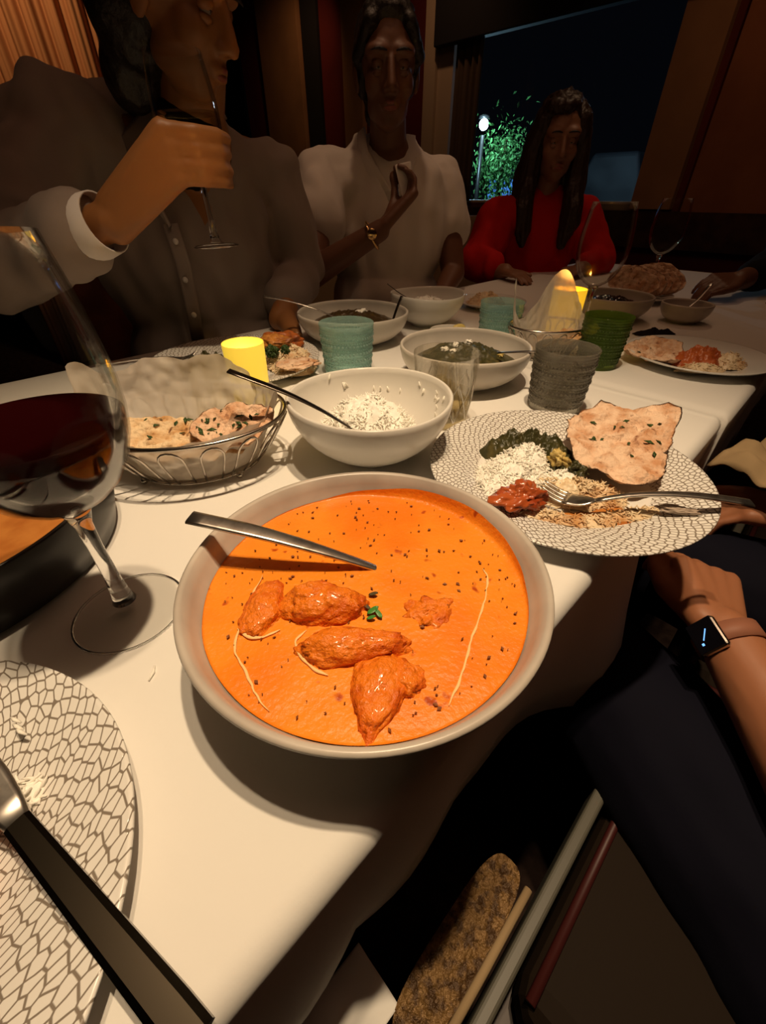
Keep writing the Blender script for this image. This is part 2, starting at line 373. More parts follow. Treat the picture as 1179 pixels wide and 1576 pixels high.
cu = pleats('curtain', M_curtain, -2.70, -2.47, .97, 2.25, -.03, .018, 4)
tag(cu, 'dark brown curtain drawn to the left side of the window', 'curtain')
va = wbox(MB(), -2.84, -1.10, -.12, -.05, 1.84, 2.3).build('roller_blind', M_valance, smooth=False, bevel=.008)
tag(va, 'black roller blind across the top of the window', 'blind')
# pleated drape standing in the room behind the man
def dr(u, v):
    q = u*8*2*PI; a = Vector((-2.35, 3.15, 0)); b = Vector((-1.58, 3.45, 0))
    n = Vector((.36, -.93, 0)); p_ = a.lerp(b, u)+n*(.03*math.sin(q)+.012*math.sin(2.7*q)); return (p_.x, p_.y, .02+2.66*v)
o = MB().grid(dr, 129, 6).build('pleated_drape', M_drape, solid=.003)
tag(o, 'orange tan pleated drape hanging behind the man raising a glass', 'drape')
# outside: lamp, tree, shop glow, street
so = MB().box((2.5, 4.2, -.06), (8, 14, -.02)).build('floor_outside', mat('asphalt', (.03, .03, .035), .9), smooth=False); struct(so)
def wpt(x, y, z): return WM @ Vector((x, WK+y, z))
lt = thing('street_lamp', 'bright cyan white street lamp shining outside the window beside the tree', 'lamp', wpt(-3.30, 1.25, -.02))
MB().tube([(0,0,0), (0,0,1.5)], .02).build('pole', M_black, lt)
MB().ball((0,0,1.58), .045, 16, 10).build('bulb', mat('lamp_bulb', (1,1,1), .4, emit=((.62, .95, 1), 40)), lt)
MB().lathe([(.0, 1.66), (.05, 1.645), (.055, 1.62), (.0, 1.63)], 20).build('cap', M_black, lt)
M_leafo = mat('lit_leaves', (.10, .32, .08), .6)
tr = thing('street_tree', 'leafy green tree lit by the street lamp outside the window', 'tree', wpt(-3.26, 1.6, -.02))
MB().tube([(0,0,0), (.02,.01,.6), (.0,.0,1.1), (.02,0,1.5)], [.045,.035,.028,.012]).build('trunk', M_wood, tr)
mb = MB()
for i in range(2600):
    c = Vector((random.gauss(0, .13), random.gauss(0, .15), 1.22+random.gauss(0, .17)))
    q = Quaternion((random.random()-.5, random.random()-.5, random.random()-.5, random.random())).normalized().to_matrix()
    s = .012+random.random()*.016
    mb.add([c+q @ Vector(v)*s for v in ((-1,0,0),(0,-.45,.1),(1,0,0),(0,.45,.1))], [(0,1,2,3)])
fo = mb.build('foliage', M_leafo, tr, smooth=False); fo['kind'] = 'stuff'
point('street_lamp_light', wpt(-3.22, 1.05, 1.55), 26, (.5, .85, 1), .04)
sg = thing('shop_sign', 'blue glowing shop front low behind the tree outside', 'sign', wpt(-3.45, 2.6, -.02))
MB().box((-.6, -.02, .75), (.35, .02, 1.18), Matrix.Rotation(-R45, 4, 'Z')).build('light_panel', mat('blue_sign', (.1, .3, .9), .5, emit=((.10, .36, 1), .9)), sg, smooth=False)
MB().box((-.65, .03, 0), (.40, .1, 1.3), Matrix.Rotation(-R45, 4, 'Z')).build('shop_wall', mat('blue_facade', (.06, .09, .16), .8), sg, smooth=False)
cr = thing('parked_van', 'dim grey parked van in the street beyond the window', 'van', wpt(-2.62, 3.3, -.02), -R45)
MB().add([(-.8,-.35,.2),(.8,-.35,.2),(.8,.35,.2),(-.8,.35,.2),(-.8,-.35,.62),(.8,-.35,.6),(.8,.35,.6),(-.8,.35,.62)], [(0,3,2,1),(4,5,6,7),(0,1,5,4),(1,2,6,5),(2,3,7,6),(3,0,4,7)]).build('body', mat('grey_car', (.16,.18,.18), .8), cr, smooth=False, bevel=.06)
MB().add([(-.5,-.32,.6),(.45,-.32,.6),(.45,.32,.6),(-.5,.32,.6),(-.3,-.26,.98),(.22,-.26,.98),(.22,.26,.98),(-.3,.26,.98)], [(4,5,6,7),(0,1,5,4),(1,2,6,5),(2,3,7,6),(3,0,4,7)]).build('cabin', mat('car_glass', (.05,.06,.07), .5), cr, smooth=False, bevel=.03)
for x in (-.5, .5):
    for y in (-.34, .34): MB().lathe([(.0,-.05),(.17,-.05),(.2,-.03),(.2,.03),(.17,.05),(0,.05)], 20).build('wheel', M_black, cr).matrix_local = Matrix.Translation((x, y, .2)) @ Matrix.Rotation(PI/2, 4, 'X')
cr.scale = (1.0, 1.0, 1.45)
point('street_fill', wpt(-1.9, 2.0, 2.1), 9, (.7, .85, 1), .1)

# ------------------------------------------------------------------ tables and cloths
def table(s_0, s_1, label):
    t = thing('dining_table', label, 'table', T((s_0+s_1)/2, .475, 0), R45, 'tables pushed together under white cloths')
    L = (s_1-s_0)/2-.012
    MB().box((-L, -.462, .712), (L, .462, .744)).build('tabletop', M_wood, t, smooth=False, bevel=.004)
    for x in (-L*.7, L*.7):
        MB().box((x-.03, -.03, .03), (x+.03, .03, .712)).build('column', M_black, t, smooth=False, bevel=.006)
        MB().box((x-.04, -.3, 0), (x+.04, .3, .03)).build('foot', M_black, t, smooth=False, bevel=.008)
    return t
table(-.76, .72, 'nearer dining table carrying the bowl of orange curry')
table(.735, 2.35, 'farther dining table carrying the glasses and bread in front of the girl in red')
def cloth(s_0, s_1, seed, label, extra=0):
    t = thing('tablecloth', label, 'tablecloth', T(0, 0, 0), R45, 'white tablecloths')
    r = .014
    prof = [(.016-extra, .50), (.014-extra, .55), (.010-extra, .61), (.004-extra, .68), (-extra, .735)]
    for k in range(1, 6):
        a = PI-PI/2*k/5; prof.append((r-extra+r*math.cos(a), .735+.015*math.sin(a)))
    xs = list(np.linspace(.03-extra, .92+extra, 40)); prof += [(x, .75) for x in xs]
    for k in range(0, 6):
        a = PI/2-PI/2*k/5; prof.append((.95+extra-r+r*math.cos(a), .735+.015*math.sin(a)))
    prof += [(.95+extra, .68), (.956+extra, .60), (.965+extra, .50)]
    ns = int((s_1-s_0)/.02)+1; ss = list(np.linspace(s_0, s_1, ns))
    V = []; F = []; n = len(prof)
    def pt(s, c, z):
        h = max(0, .735-z)
        if h > 0:
            wv = h*(.05*math.sin(s*17+seed)+.03*math.sin(s*31+seed*2))
            bulge = h*.30*math.exp(-((s-.37)/.07)**2) if c < .4 else 0
            c = c+(-1 if c < .4 else 1)*(abs(wv)*.6+bulge)
        elif .02 < c < .93:
            z += .0007*noise.noise(Vector((s*9, c*9, seed)))
        return (s, c, z)
    for s in ss:
        for c, z in prof: V.append(pt(s, c, z))
    for i in range(ns-1):
        for j in range(n-1): F.append((i*n+j, (i+1)*n+j, (i+1)*n+j+1, i*n+j+1))
    # end drops
    for end, idx, sg in ((s_0, 0, -1), (s_1, ns-1, 1)):
        tops = [j for j in range(n) if prof[j][1] >= .735-1e-6]
        base = len(V)
        for lv, (ds, z) in enumerate(((.004, .744), (.007, .73), (.008, .68), (.009, .58))):
            for j in tops: V.append((end+sg*ds*(1 if sg < 0 or s_1 > 1 else .6), prof[j][0], min(z, prof[j][1])-.0))
        m_ = len(tops)
        for q in range(m_-1):
            a, b = idx*n+tops[q], idx*n+tops[q+1]
            F.append((a, b, base+q+1, base+q))
            for lv in range(3): F.append((base+lv*m_+q, base+lv*m_+q+1, base+(lv+1)*m_+q+1, base+(lv+1)*m_+q))
    MB().add(V, F).build('cloth', M_cloth, t, solid=.0012)
    return t
cloth(-.78, .722, .3, 'white tablecloth under the orange curry bowl at the front', .0)
cloth(.738, 2.36, 1.7, 'white tablecloth on the far table under the naan plate at right', .006)

# ------------------------------------------------------------------ tableware builders
def add_uv(me, c=(0,0)):
    uvl = me.uv_layers.new(name='UVMap'); n = len(me.vertices)
    co = np.empty(n*3); me.vertices.foreach_get('co', co); co = co.reshape(-1, 3)
    a = np.arctan2(co[:,1]-c[1], co[:,0]-c[0])/(2*PI); r = np.hypot(co[:,0]-c[0], co[:,1]-c[1])
    for p_ in me.polygons:
        aa = [a[i] for i in p_.vertices]
        wrap = max(aa)-min(aa) > .5
        for li, vi in zip(p_.loop_indices, p_.vertices):
            uvl.data[li].uv = (a[vi]+(1 if wrap and a[vi] < 0 else 0), r[vi])
def plate(label, loc, R, m, group=None, deep=.0, rot=0):
    t = thing('dinner_plate', label, 'plate', loc, rot, group)
    k = R/.153
    prof = [(0,.0), (.075*k,0), (.082*k,.002), (.10*k,.008), (.13*k,.013), (.1515*k,.018), (.153*k,.0195), (.1525*k,.021), (.150*k,.0205), (.13*k,.0165), (.105*k,.0105), (.095*k,.0065), (.085*k,.0045), (.05*k,.004), (0,.004)]
    me = MB().lathe(prof, 96).mesh('plate_body'); add_uv(me)
    mkobj('plate_body', me, m, t)
    return t
def bowl(name, label, loc, R, h, foot, m_out, cat='bowl', group=None, wall=.005, depth=1.6, seg=72, m_in=None, wob=0, rot=0, sx=1):
    t = thing(name, label, cat, loc, rot, group)
    out = []; inn = []
    for k in range(13):
        u = k/12; out.append((foot+(R-foot)*math.sin(u*PI/2)**(1/depth*1.3) if k else foot, .006+(h-.006)*u**1.15))
    for k in range(12, -1, -1):
        u = k/12; r = out[k][0]-wall*(1+.3*(1-u)); inn.append((max(r, .004), out[k][1]+(.003*(1-u)) if k < 12 else h))
    prof = [(0,.002), (foot*.86,.002), (foot*.9,0), (foot,0)] + out + [(R-wall*.5, h+wall*.35)] + inn[0:] + [(0, .0095)]
    o = MB().lathe(prof, seg, sx=sx).build('bowl_body', m_out, t)
    if wob:
        for v in o.data.vertices:
            a = math.atan2(v.co.y, v.co.x); v.co.z *= 1+wob*math.sin(2*a+.6)
    t['inner'] = 0
    del t['inner']
    return t, inn
def dome(mb, cx, cy, rx, ry, z, h, rough=.3, fs=60, seed=0, rings=32, seg=84, rot=0, power=1.0, edge=.1):
    V = []; F = []; cr_, sr = math.cos(rot), math.sin(rot)
    for i in range(rings+1):
        u = i/rings
        for k in range(seg):
            a = 2*PI*k/seg; wob = 1+edge*noise.noise(Vector((math.cos(a)*1.7+seed, math.sin(a)*1.7, seed*.37)))*1.6*u
            x = rx*u*wob*math.cos(a); y = ry*u*wob*math.sin(a)
            zz = h*max(0, 1-u**2)**power
            zz *= 1+rough*noise.noise(Vector((x*fs, y*fs, seed)))+rough*.6*noise.noise(Vector((x*fs*2.4, y*fs*2.4, seed+5)))+rough*.35*noise.noise(Vector((x*fs*5.5, y*fs*5.5, seed+8)))
            V.append((cx+x*cr_-y*sr, cy+x*sr+y*cr_, z+zz))
    for i in range(rings):
        for k in range(seg):
            l = (k+1) % seg; F.append((i*seg+k, i*seg+l, (i+1)*seg+l, (i+1)*seg+k))
    # underside
    b = len(V); V.append((cx, cy, z-.0005))
    for k in range(seg): F.append((b, rings*seg+(k+1) % seg, rings*seg+k))
    return mb.add(V, F)
def grains(mb, n, fn, L=.0078, r=.00085, tilt=.45):
    for i in range(n):
        p_ = fn()
        if p_ is None: continue
        c = Vector(p_); a = random.random()*PI*2; el = random.gauss(0, tilt)
        d = Vector((math.cos(a)*math.cos(el), math.sin(a)*math.cos(el), math.sin(el)))
        x = d.orthogonal().normalized(); y = d.cross(x); l = L*(.7+.5*random.random())/2; bend = x*random.uniform(-.12, .12)*l
        V = []
        for q, rr in ((-1, .45), (-.35, 1), (.35, 1), (1, .45)):
            for k in range(5):
                an = 2*PI*k/5; V.append(c+d*(l*q)+bend*(1-q*q)*2+(x*math.cos(an)+y*math.sin(an))*r*rr)
        F = []
        for j in range(3):
            for k in range(5): F.append((j*5+k, j*5+(k+1) % 5, (j+1)*5+(k+1) % 5, (j+1)*5+k))
        F.append((4,3,2,1,0)); F.append((15,16,17,18,19)); mb.add(V, F)
    return mb
def naan(name, label, loc, rx, ry, m, seed, rot=(0,0,0), thick=.006, bend=0.0, point=.25, group=None, fold=0, herbs=8, cat='naan', poly=None):
    t = thing(name, label, cat, loc, 0, group); t.rotation_euler = rot
    rings, seg = 24, 84; V = []; F = []
    if poly:
        pa = sorted((math.atan2(y, x), math.hypot(x, y)) for x, y in poly); xa = [q[0] for q in pa]; xr = [q[1] for q in pa]
        xa = [xa[-1]-2*PI]+xa+[xa[0]+2*PI]; xr = [xr[-1]]+xr+[xr[0]]; sz = sum(xr)/len(xr)
    def outline(a):
        if poly:
            b = a if a <= PI else a-2*PI
            return float(np.interp(b, xa, xr))*(1+.07*noise.noise(Vector((math.cos(a)*4, math.sin(a)*4, seed)))+.03*noise.noise(Vector((math.cos(a)*11, math.sin(a)*11, seed))))
        return (1+point*max(0, math.cos(a))**3+.13*noise.noise(Vector((math.cos(a)*1.4+seed*3.1, math.sin(a)*1.4, seed)))+.05*noise.noise(Vector((math.cos(a)*4, math.sin(a)*4, seed+9))))
    def surf(x, y, u, side):
        bump = .006*abs(noise.noise(Vector((x*70, y*70, seed+11))))+.008*noise.noise(Vector((x*42, y*42, seed)))+.0035*noise.noise(Vector((x*105, y*105, seed+3)))+.0015*noise.noise(Vector((x*240, y*240, seed+7)))
        kx, ky = (rx, ry) if not poly else (sz, sz)
        zz = bend*(x/kx)**2+bend*.6*(y/ky)**2+fold*max(0, y/ry)**2
        return zz+bump+side*thick/2*(1-u**6)
    for side in (1, -1):
        for i in range(rings+1):
            u = i/rings
            for k in range(seg):
                a = 2*PI*k/seg; q = u*outline(a); x = rx*q*math.cos(a); y = ry*q*math.sin(a); V.append((x, y, surf(x, y, u, side)))
    n = (rings+1)*seg
    for i in range(rings):
        for k in range(seg):
            l = (k+1) % seg; F.append((i*seg+k, i*seg+l, (i+1)*seg+l, (i+1)*seg+k)); F.append((n+i*seg+k, n+(i+1)*seg+k, n+(i+1)*seg+l, n+i*seg+l))
    for k in range(seg):
        l = (k+1) % seg; F.append((rings*seg+k, rings*seg+l, n+rings*seg+l, n+rings*seg+k))
    zmin = min(v[2] for v in V) if not any(rot[:2]) else 0
    V = [(v[0], v[1], v[2]-zmin) for v in V]
    MB().add(V, F).build('bread', m, t)
    if herbs:
        hb = MB(); rng = random.Random(seed)
        for i in range(herbs):
            a = rng.random()*6.28; u = rng.random()**.5*.8; ol = outline(a); x = rx*u*ol*math.cos(a); y = ry*u*ol*math.sin(a); z = surf(x, y, u, 1)+.0008-zmin
            s = .002+rng.random()*.005; b = rng.random()*6.28
            d = Vector((math.cos(b), math.sin(b), .1)); e = Vector((-d.y, d.x, .15))
            c = Vector((x, y, z)); hb.add([c-d*s, c-e*s*.35+Vector((0,0,.001)), c+d*s, c+e*s*.35+Vector((0,0,.0015))], [(0,1,2,3)])
        h = hb.build('herb', M_green, t, solid=.0005); h['kind'] = 'stuff'
    return t
def wineglass(label, loc, scale=1, wine=0, group=None, rot=(0,0,0), liquid=None):
    t = thing('wine_glass', label, 'wine glass', loc, 0, group); t.rotation_euler = rot; k = scale
    S = lambda L: [(r*k, z*k) for r, z in L]
    MB().lathe(S([(0,0), (.040,0), (.041,.0008), (.0405,.0016), (.030,.0026), (.016,.0045), (.011,.008), (.0085,.014), (0,.0145)]), 64).build('foot', M_glass, t)
    MB().tube([(.0404*k*math.cos(2*PI*i/64), .0404*k*math.sin(2*PI*i/64), .0012*k) for i in range(64)], .0011*k, 8, closed=True).build('foot_rim', M_stem, t)
    MB().lathe(S([(0,.0146), (.0086,.0142), (.0066,.022), (.0052,.04), (.0047,.07), (.0055,.09), (.0085,.100), (.0105,.104), (0,.1045)]), 32).build('stem', M_stem, t)
    bo = [(0,.1046), (.006,.1046), (.0135,.106), (.024,.112), (.034,.121), (.043,.135), (.0488,.150), (.0516,.166), (.0522,.182), (.0512,.20), (.0488,.22), (.0455,.24), (.0425,.256)]
    MB().lathe(S(bo+[(r-.0009, z) for r, z in bo[::-1][:-1]]), 64).build('bowl', M_glass, t)
    if wine:
        pr = [(r-.0014, z+.0006) for r, z in bo if z < wine]
        r_top = np.interp(wine, [z for r, z in bo[1:]], [r for r, z in bo[1:]])-.0014
        MB().lathe(S(pr+[(r_top, wine), (r_top*.97, wine-.0006), (0, wine-.0006)]), 64).build('wine', liquid or M_wine, t, label='pale drink' if liquid else 'dark red wine')
    return t
_tm = {}
def tumbler(label, loc, m, h=.09, R=.044, tilt=None, group='beaded pressed glass tumblers'):
    t = thing('glass_tumbler', label, 'tumbler', loc, random.random(), group)
    if 'b' not in _tm:
        out = [(.034,0), (.0365,.002)]
        for i in range(60):
            z = .003+i*(.085/59); out.append((.0367+.0068*(z/.088)+.0005*math.sin(i*PI/1.5), z))
        prof = [(0,.001)]+out+[(.0440,.0895), (.0432,.0903), (.0418,.0895), (.0405,.07), (.0365,.02), (.033,.009), (0,.008)]
        _tm['b'] = MB().lathe(prof, 56).mesh('tumbler_wall')
        mb = MB(); rows = [(.012,.0016,52),(.0165,.001,70),(.022,.0022,44),(.0275,.001,70),(.034,.0022,44),(.0395,.001,70),(.046,.0024,42),(.0525,.001,70),(.059,.0022,44),(.064,.001,70),(.071,.0018,50),(.077,.001,70)]
        for z, r, n in rows:
            RR = .0369+.0068*(z/.088)
            for k in range(n):
                a = 2*PI*(k+.5*(int(z*1000) % 2))/n; mb.ball((RR*math.cos(a), RR*math.sin(a), z), r, 6, 4)
        _tm['d'] = mb.mesh('beading')
    for nm, key in (('tumbler_wall', 'b'), ('beading', 'd')):
        me = _tm[key].copy(); o = mkobj(nm, me, m if key == 'b' else BEAD[m.name], t)
        if key == 'd': o['kind'] = 'stuff'
        o.scale = (R/.044, R/.044, h/.0903)
    return t
def votive(label, loc, m, R=.03, h=.095, power=0, lit=True):
    t = thing('votive_candle', label, 'candle', loc, 0, 'yellow votive candle cups')
    MB().lathe([(0,0), (R*.86,0), (R*.9,.002), (R,h-.001), (R*.985,h), (R*.93,h-.001), (R*.83,.006), (0,.006)], 40).build('cup', m, t)
    MB().lathe([(0,.0062), (R*.76,.0062), (R*.80,.03), (R*.78,.032), (R*.1,.031), (0,.031)], 24).build('wax', M_wax, t)
    MB().lathe([(0,.033), (.003,.036), (.0035,.041), (.002,.048), (0,.054)], 12).build('flame', M_flame, t)
    if power: 
        l = point('candle_light', Vector(loc)+Vector((0,0,.06)), power, (1, .55, .12), .012)
    return t
def spoon(name, label, cat, pts, wid, bowl_at=None, bowl_dir=None, m=None, bl=.03, bw=.02, group=None, thk=.0022):
    t = thing(name, label, cat, (0,0,0), 0, group); m = m or M_steel
    base = Vector(pts[-1]); t.location = base
    P = [Vector(p_)-base for p_ in pts]
    # refine
    Q = []
    for i in range(len(P)-1):
        for k in range(5):
            u = k/5; Q.append(P[i].lerp(P[i+1], u))
    Q.append(P[-1])
    for it in range(4): Q = [Q[0]]+[(Q[i-1]+Q[i]*2+Q[i+1])/4 for i in range(1, len(Q)-1)]+[Q[-1]]
    W = list(np.interp(np.linspace(0, 1, len(Q)), np.linspace(0, 1, len(wid)), wid))
    MB().strap(Q, W, thk).build('handle', m, t)
    if bowl_at is not None:
        d = (P[-1]-P[-2]).normalized() if bowl_dir is None else Vector(bowl_dir).normalized(); sd = d.cross(Vector((0,0,1))).normalized(); up = sd.cross(d)
        mb = MB(); nr, ns_ = 8, 20; V = []; F = []
        for side in (0, .0012):
            for i in range(nr+1):
                u = i/nr
                for k in range(ns_):
                    a = 2*PI*k/ns_; V.append(d*(bl+bl*u*math.cos(a))+sd*(bw*u*math.sin(a)*(1-.15*math.cos(a)))+up*(-.007*(1-u*u)+side))
        nn = (nr+1)*ns_
        for i in range(nr):
            for k in range(ns_):
                l = (k+1) % ns_; F.append((i*ns_+k, i*ns_+l, (i+1)*ns_+l, (i+1)*ns_+k)); F.append((nn+i*ns_+k, nn+(i+1)*ns_+k, nn+(i+1)*ns_+l, nn+i*ns_+l))
        for k in range(ns_):
            l = (k+1) % ns_; F.append((nr*ns_+k, nr*ns_+l, nn+nr*ns_+l, nn+nr*ns_+k))
        mb.add(V, F).build('spoon_bowl', m, t)
    return t
def fork(label, tip, neck, end, mid=None, m=None, w=.024):
    t = thing('fork', label, 'fork', neck, 0, 'forks'); m = m or M_steel; tip, neck, end = map(Vector, (tip, neck, end))
    d = (tip-neck); Lh = d.length; d.normalize(); sd = d.cross(Vector((0,0,1))).normalized(); up = sd.cross(d)
    if up.z < 0: up = -up
    mids = Vector(mid) if mid else (neck+end)/2+Vector((0,0,.004))
    Q = [((1-u)**2)*Vector((0,0,0))+2*u*(1-u)*(mids-neck)+u*u*(end-neck) for u in np.linspace(0, 1, 14)]
    MB().strap(Q, list(np.interp(np.linspace(0,1,14), [0,.2,.6,1], [.006,.006,.009,.013])), .0028).build('handle', m, t)
    MB().strap([d*(Lh*u)-up*.006*math.sin(u*PI*1.1) for u in np.linspace(0, .5, 8)], [.006,.013,.019,.022,w,w,w,w], .002, side=sd).build('head', m, t)
    for k in range(4):
        off = (k-1.5)*w/3.6
        MB().strap([d*(Lh*u)+sd*off-up*.006*math.sin(u*PI*1.1) for u in np.linspace(.48, 1, 8)], [.0042]*5+[.0036,.0028,.0014], .0018, side=sd, n=6).build('tine', m, t)
    return t
# ------------------------------------------------------------------ the things on the table
# ------------------------------------------------------------------ orange curry bowl
def lump(name, label, cat, loc, rad, rotz, m, seed, taper=0, rough=.14, group=None, tilt=0, curve=0, fs=1.6):
    mb = MB().ball((0,0,0), 1, 56, 36); V = []
    for x, y, z in mb.v:
        k = 1+rough*1.5*noise.noise(Vector((x*fs+seed, y*fs, z*fs)))+rough*.75*noise.noise(Vector((x*fs*2.9, y*fs*2.9+seed, z*fs*2.9)))+rough*.4*noise.noise(Vector((x*fs*6.5, y*fs*6.5+seed, z*fs*6.5)))
        tp = 1-taper*x; V.append((x*k*rad[0], y*k*rad[1]*tp+curve*x*x*rad[1], z*k*rad[2]*(1-.4*taper*x)))
    zm = min(v[2] for v in V)
    mb.v = V; o = mb.build(name, m); o.location = loc; o.rotation_euler = (0, tilt, rotz); tag(o, label, cat, group); return o
OB = Vector((-.012, .212, .75))
cb = thing('curry_bowl', 'large stoneware bowl brimming with orange butter curry in front', 'bowl', OB)
prof = [(0,.003),(.052,.003),(.056,0),(.060,0),(.066,.004),(.088,.020),(.106,.037),(.1175,.050),(.1232,.058),(.125,.0615),(.1245,.0635),(.1222,.0642),(.1198,.0628),(.1165,.055),(.1125,.046),(.105,.036),(.085,.020),(.06,.010),(0,.008)]
MB().lathe(prof, 112).build('bowl_body', M_stone, cb)
mb = MB(); V = []; F = []; rings, seg = 40, 120
for i in range(rings+1):
    u = i/rings
    for k in range(seg):
        a = 2*PI*k/seg; film = .0075*max(0, math.cos(a-.85))**3+.0012*noise.noise(Vector((math.cos(a)*3, math.sin(a)*3, 2)))
        up = max(0, (u-.94)/.06); r = .1118*min(u/.94, 1)+up*film*.52
        x, y = r*math.cos(a), r*math.sin(a)
        z = .0455+.0006*noise.noise(Vector((x*60, y*60, 0)))+.0008*noise.noise(Vector((x*22, y*22, 4)))+up*(film*1.4+.0006)
        if u > .97: z = max(z, .0462)
        V.append((x, y, z))
for i in range(rings):
    for k in range(seg):
        l = (k+1) % seg; F.append((i*seg+k, i*seg+l, (i+1)*seg+l, (i+1)*seg+k))
so = mb.add(V, F).build('butter_curry', M_sauce); so.location = OB
tag(so, 'smooth orange tomato butter sauce filling the large front bowl', 'curry', kind='stuff')
SZ = .7955
G1 = 'chicken pieces in the orange curry'
lump('chicken_piece', 'upright chicken piece leftmost in the orange curry', 'chicken', (-.080, .190, SZ-.002), (.025, .0135, .010), 1.45, M_chicken, 1, .15, .13, group=G1)
lump('chicken_piece', 'rounded chicken piece nearest the spoon in the orange curry', 'chicken', (-.040, .191, SZ+.001), (.029, .0165, .014), -.05, M_chicken, 5, .18, .13, group=G1)
lump('chicken_piece', 'long chicken piece lying across the middle of the orange curry', 'chicken', (-.018, .1585, SZ), (.036, .0125, .0125), .06, M_chicken, 9, .15, .14, group=G1)
lump('chicken_piece', 'pointed chicken piece nearest the camera in the orange curry', 'chicken', (-.003, .128, SZ-.001), (.028, .016, .0095), -1.82, M_chicken, 12, .45, .13, group=G1)
lump('chicken_piece', 'nearly sunken chicken piece right of the green herb in the curry', 'chicken', (.032, .187, SZ-.0035), (.018, .013, .0065), .3, M_chicken, 17, .1, .3, group=G1)
lump('chicken_piece', 'small second lump beside the pointed chicken piece', 'chicken', (.013, .137, SZ-.002), (.011, .012, .008), .6, M_chicken, 23, .1, .18, group=G1)
def ribbon(name, label, pts, wd, m, parent=None, h=.0009):
    P = [Vector((*q, SZ+.0009)) for q in pts]; Q = []
    for i in range(len(P)-1):
        for k in range(8): Q.append(P[i].lerp(P[i+1], k/8))
    Q.append(P[-1])
    for it in range(6): Q = [Q[0]]+[(Q[i-1]+Q[i]*2+Q[i+1])/4 for i in range(1, len(Q)-1)]+[Q[-1]]
    Q = [q+Vector((.0007*noise.noise(q*170), .0007*noise.noise(q*150+Vector((5,0,0))), 0)) for q in Q]
    W = [wd*(.35+.8*abs(noise.noise(q*90)))*min(1, 6*min(i, len(Q)-1-i)/len(Q)+.3) for i, q in enumerate(Q)]
    o = MB().strap(Q, W, h, n=6).build(name, m); return tag(o, label, 'cream', 'cream drizzles in the curry')
ribbon('cream_drizzle', 'thin cream drizzle along the left side of the orange curry', [(-.088,.219),(-.0915,.2),(-.0925,.182),(-.0925,.157),(-.081,.143),(-.071,.127),(-.062,.118)], .0026, M_cream)
ribbon('cream_drizzle', 'thin cream drizzle along the right side of the orange curry', [(.074,.226),(.077,.218),(.069,.193),(.056,.166),(.046,.14),(.036,.121)], .0026, M_cream)
ribbon('cream_drizzle', 'short curl of cream under the long chicken piece', [(-.049,.171),(-.056,.163),(-.050,.152),(-.041,.1425),(-.032,.139)], .003, M_cream)
ribbon('cream_drizzle', 'short curl of cream below the leftmost chicken piece', [(-.094,.172),(-.086,.166),(-.076,.165),(-.066,.171)], .003, M_cream)
mb = MB()
for i in range(260):
    a = random.random()*2*PI; r = .106*math.sqrt(random.random()); s = random.choice([.0006,.0008,.001,.0014,.0018])
    c = Vector((OB.x+r*math.cos(a), OB.y+r*math.sin(a), SZ+.0012)); b = random.random()*6.28
    d = Vector((math.cos(b), math.sin(b), 0))*s; e = Vector((-d.y, d.x, 0))*(.3+.4*random.random())
    mb.add([c-d, c-e+Vector((0,0,.0004)), c+d, c+e+Vector((0,0,.0004)), c+Vector((0,0,-.0015))], [(0,1,2,3),(1,0,4),(2,1,4),(3,2,4),(0,3,4)])
o = mb.build('dried_herb_flecks', mat('dried_herb', (.22, .06, .008), .6), smooth=False); tag(o, 'brown dried herb flecks sprinkled over the orange curry', 'herbs', kind='stuff')
hs = thing('herb_sprig', 'small green herb leaves floating in the middle of the orange curry', 'herb', (-.007, .186, SZ))
for i, (dx, dy, s, b) in enumerate(((0,0,.0045,.6),(.004,-.003,.0035,2.2),(-.001,-.006,.003,.2),(.0,.0145,.0032,.1),(-.004,.003,.0028,2.6))):
    mb = MB(); V = []
    for v in np.linspace(-1, 1, 7):
        for u in (-1, 0, 1): V.append((v*s*math.cos(b)-u*.45*s*math.sqrt(max(0,1-v*v))*math.sin(b)+dx, v*s*math.sin(b)+u*.45*s*math.sqrt(max(0,1-v*v))*math.cos(b)+dy, .0016+.0012*abs(u)+.0008*v))
    F = [(i_*3+j, i_*3+j+1, i_*3+j+4, i_*3+j+3) for i_ in range(6) for j in range(2)]
    mb.add(V, F).build('leaf', mat('fresh_herb', (.05,.22,.03), .4) if i < 3 else M_herb, hs, solid=.0004)
spoon('serving_spoon', 'steel serving spoon leaning in the large orange curry bowl', 'spoon', [(-.139, .2405, .834), (-.089, .2335, .826), (-.045, .230, .812), (-.006, .2285, .7955), (.006, .228, .788)], [.0135, .0135, .0115, .0085, .006, .006], m=M_steel, bowl_at=1, bl=.018, bw=.018, bowl_dir=(.95, -.02, -.30), group='serving spoons', thk=.0028)

# ------------------------------------------------------------------ white rice bowl
t, inn = bowl('rice_bowl', 'white china bowl of leftover rice behind the orange curry', (-.016, .483, .75), .098, .080, .036, M_china, group=None, wall=.0042, depth=1.7, wob=.02)
def pile(cx, cy, rx, ry, z, h, rot=0, p=1.0):
    def f():
        a = random.random()*2*PI; u = math.sqrt(random.random()); x, y = rx*u*math.cos(a), ry*u*math.sin(a)
        zz = z+h*(1-u*u)**p*(1+.35*noise.noise(Vector((x*50, y*50, cx*9))))+random.uniform(-.002, .0012)
        return (cx+x*math.cos(rot)-y*math.sin(rot), cy+x*math.sin(rot)+y*math.cos(rot), zz)
    return f
rr = thing('rice_mound', 'mound of white basmati rice inside the white rice bowl', 'rice', (-.016, .483, .75)); rr['kind'] = 'stuff'
mb = MB(); dome(mb, -.004, .010, .057, .0495, .036, .034, .25, 60, 3); mb.build('rice_core', M_rice, rr)
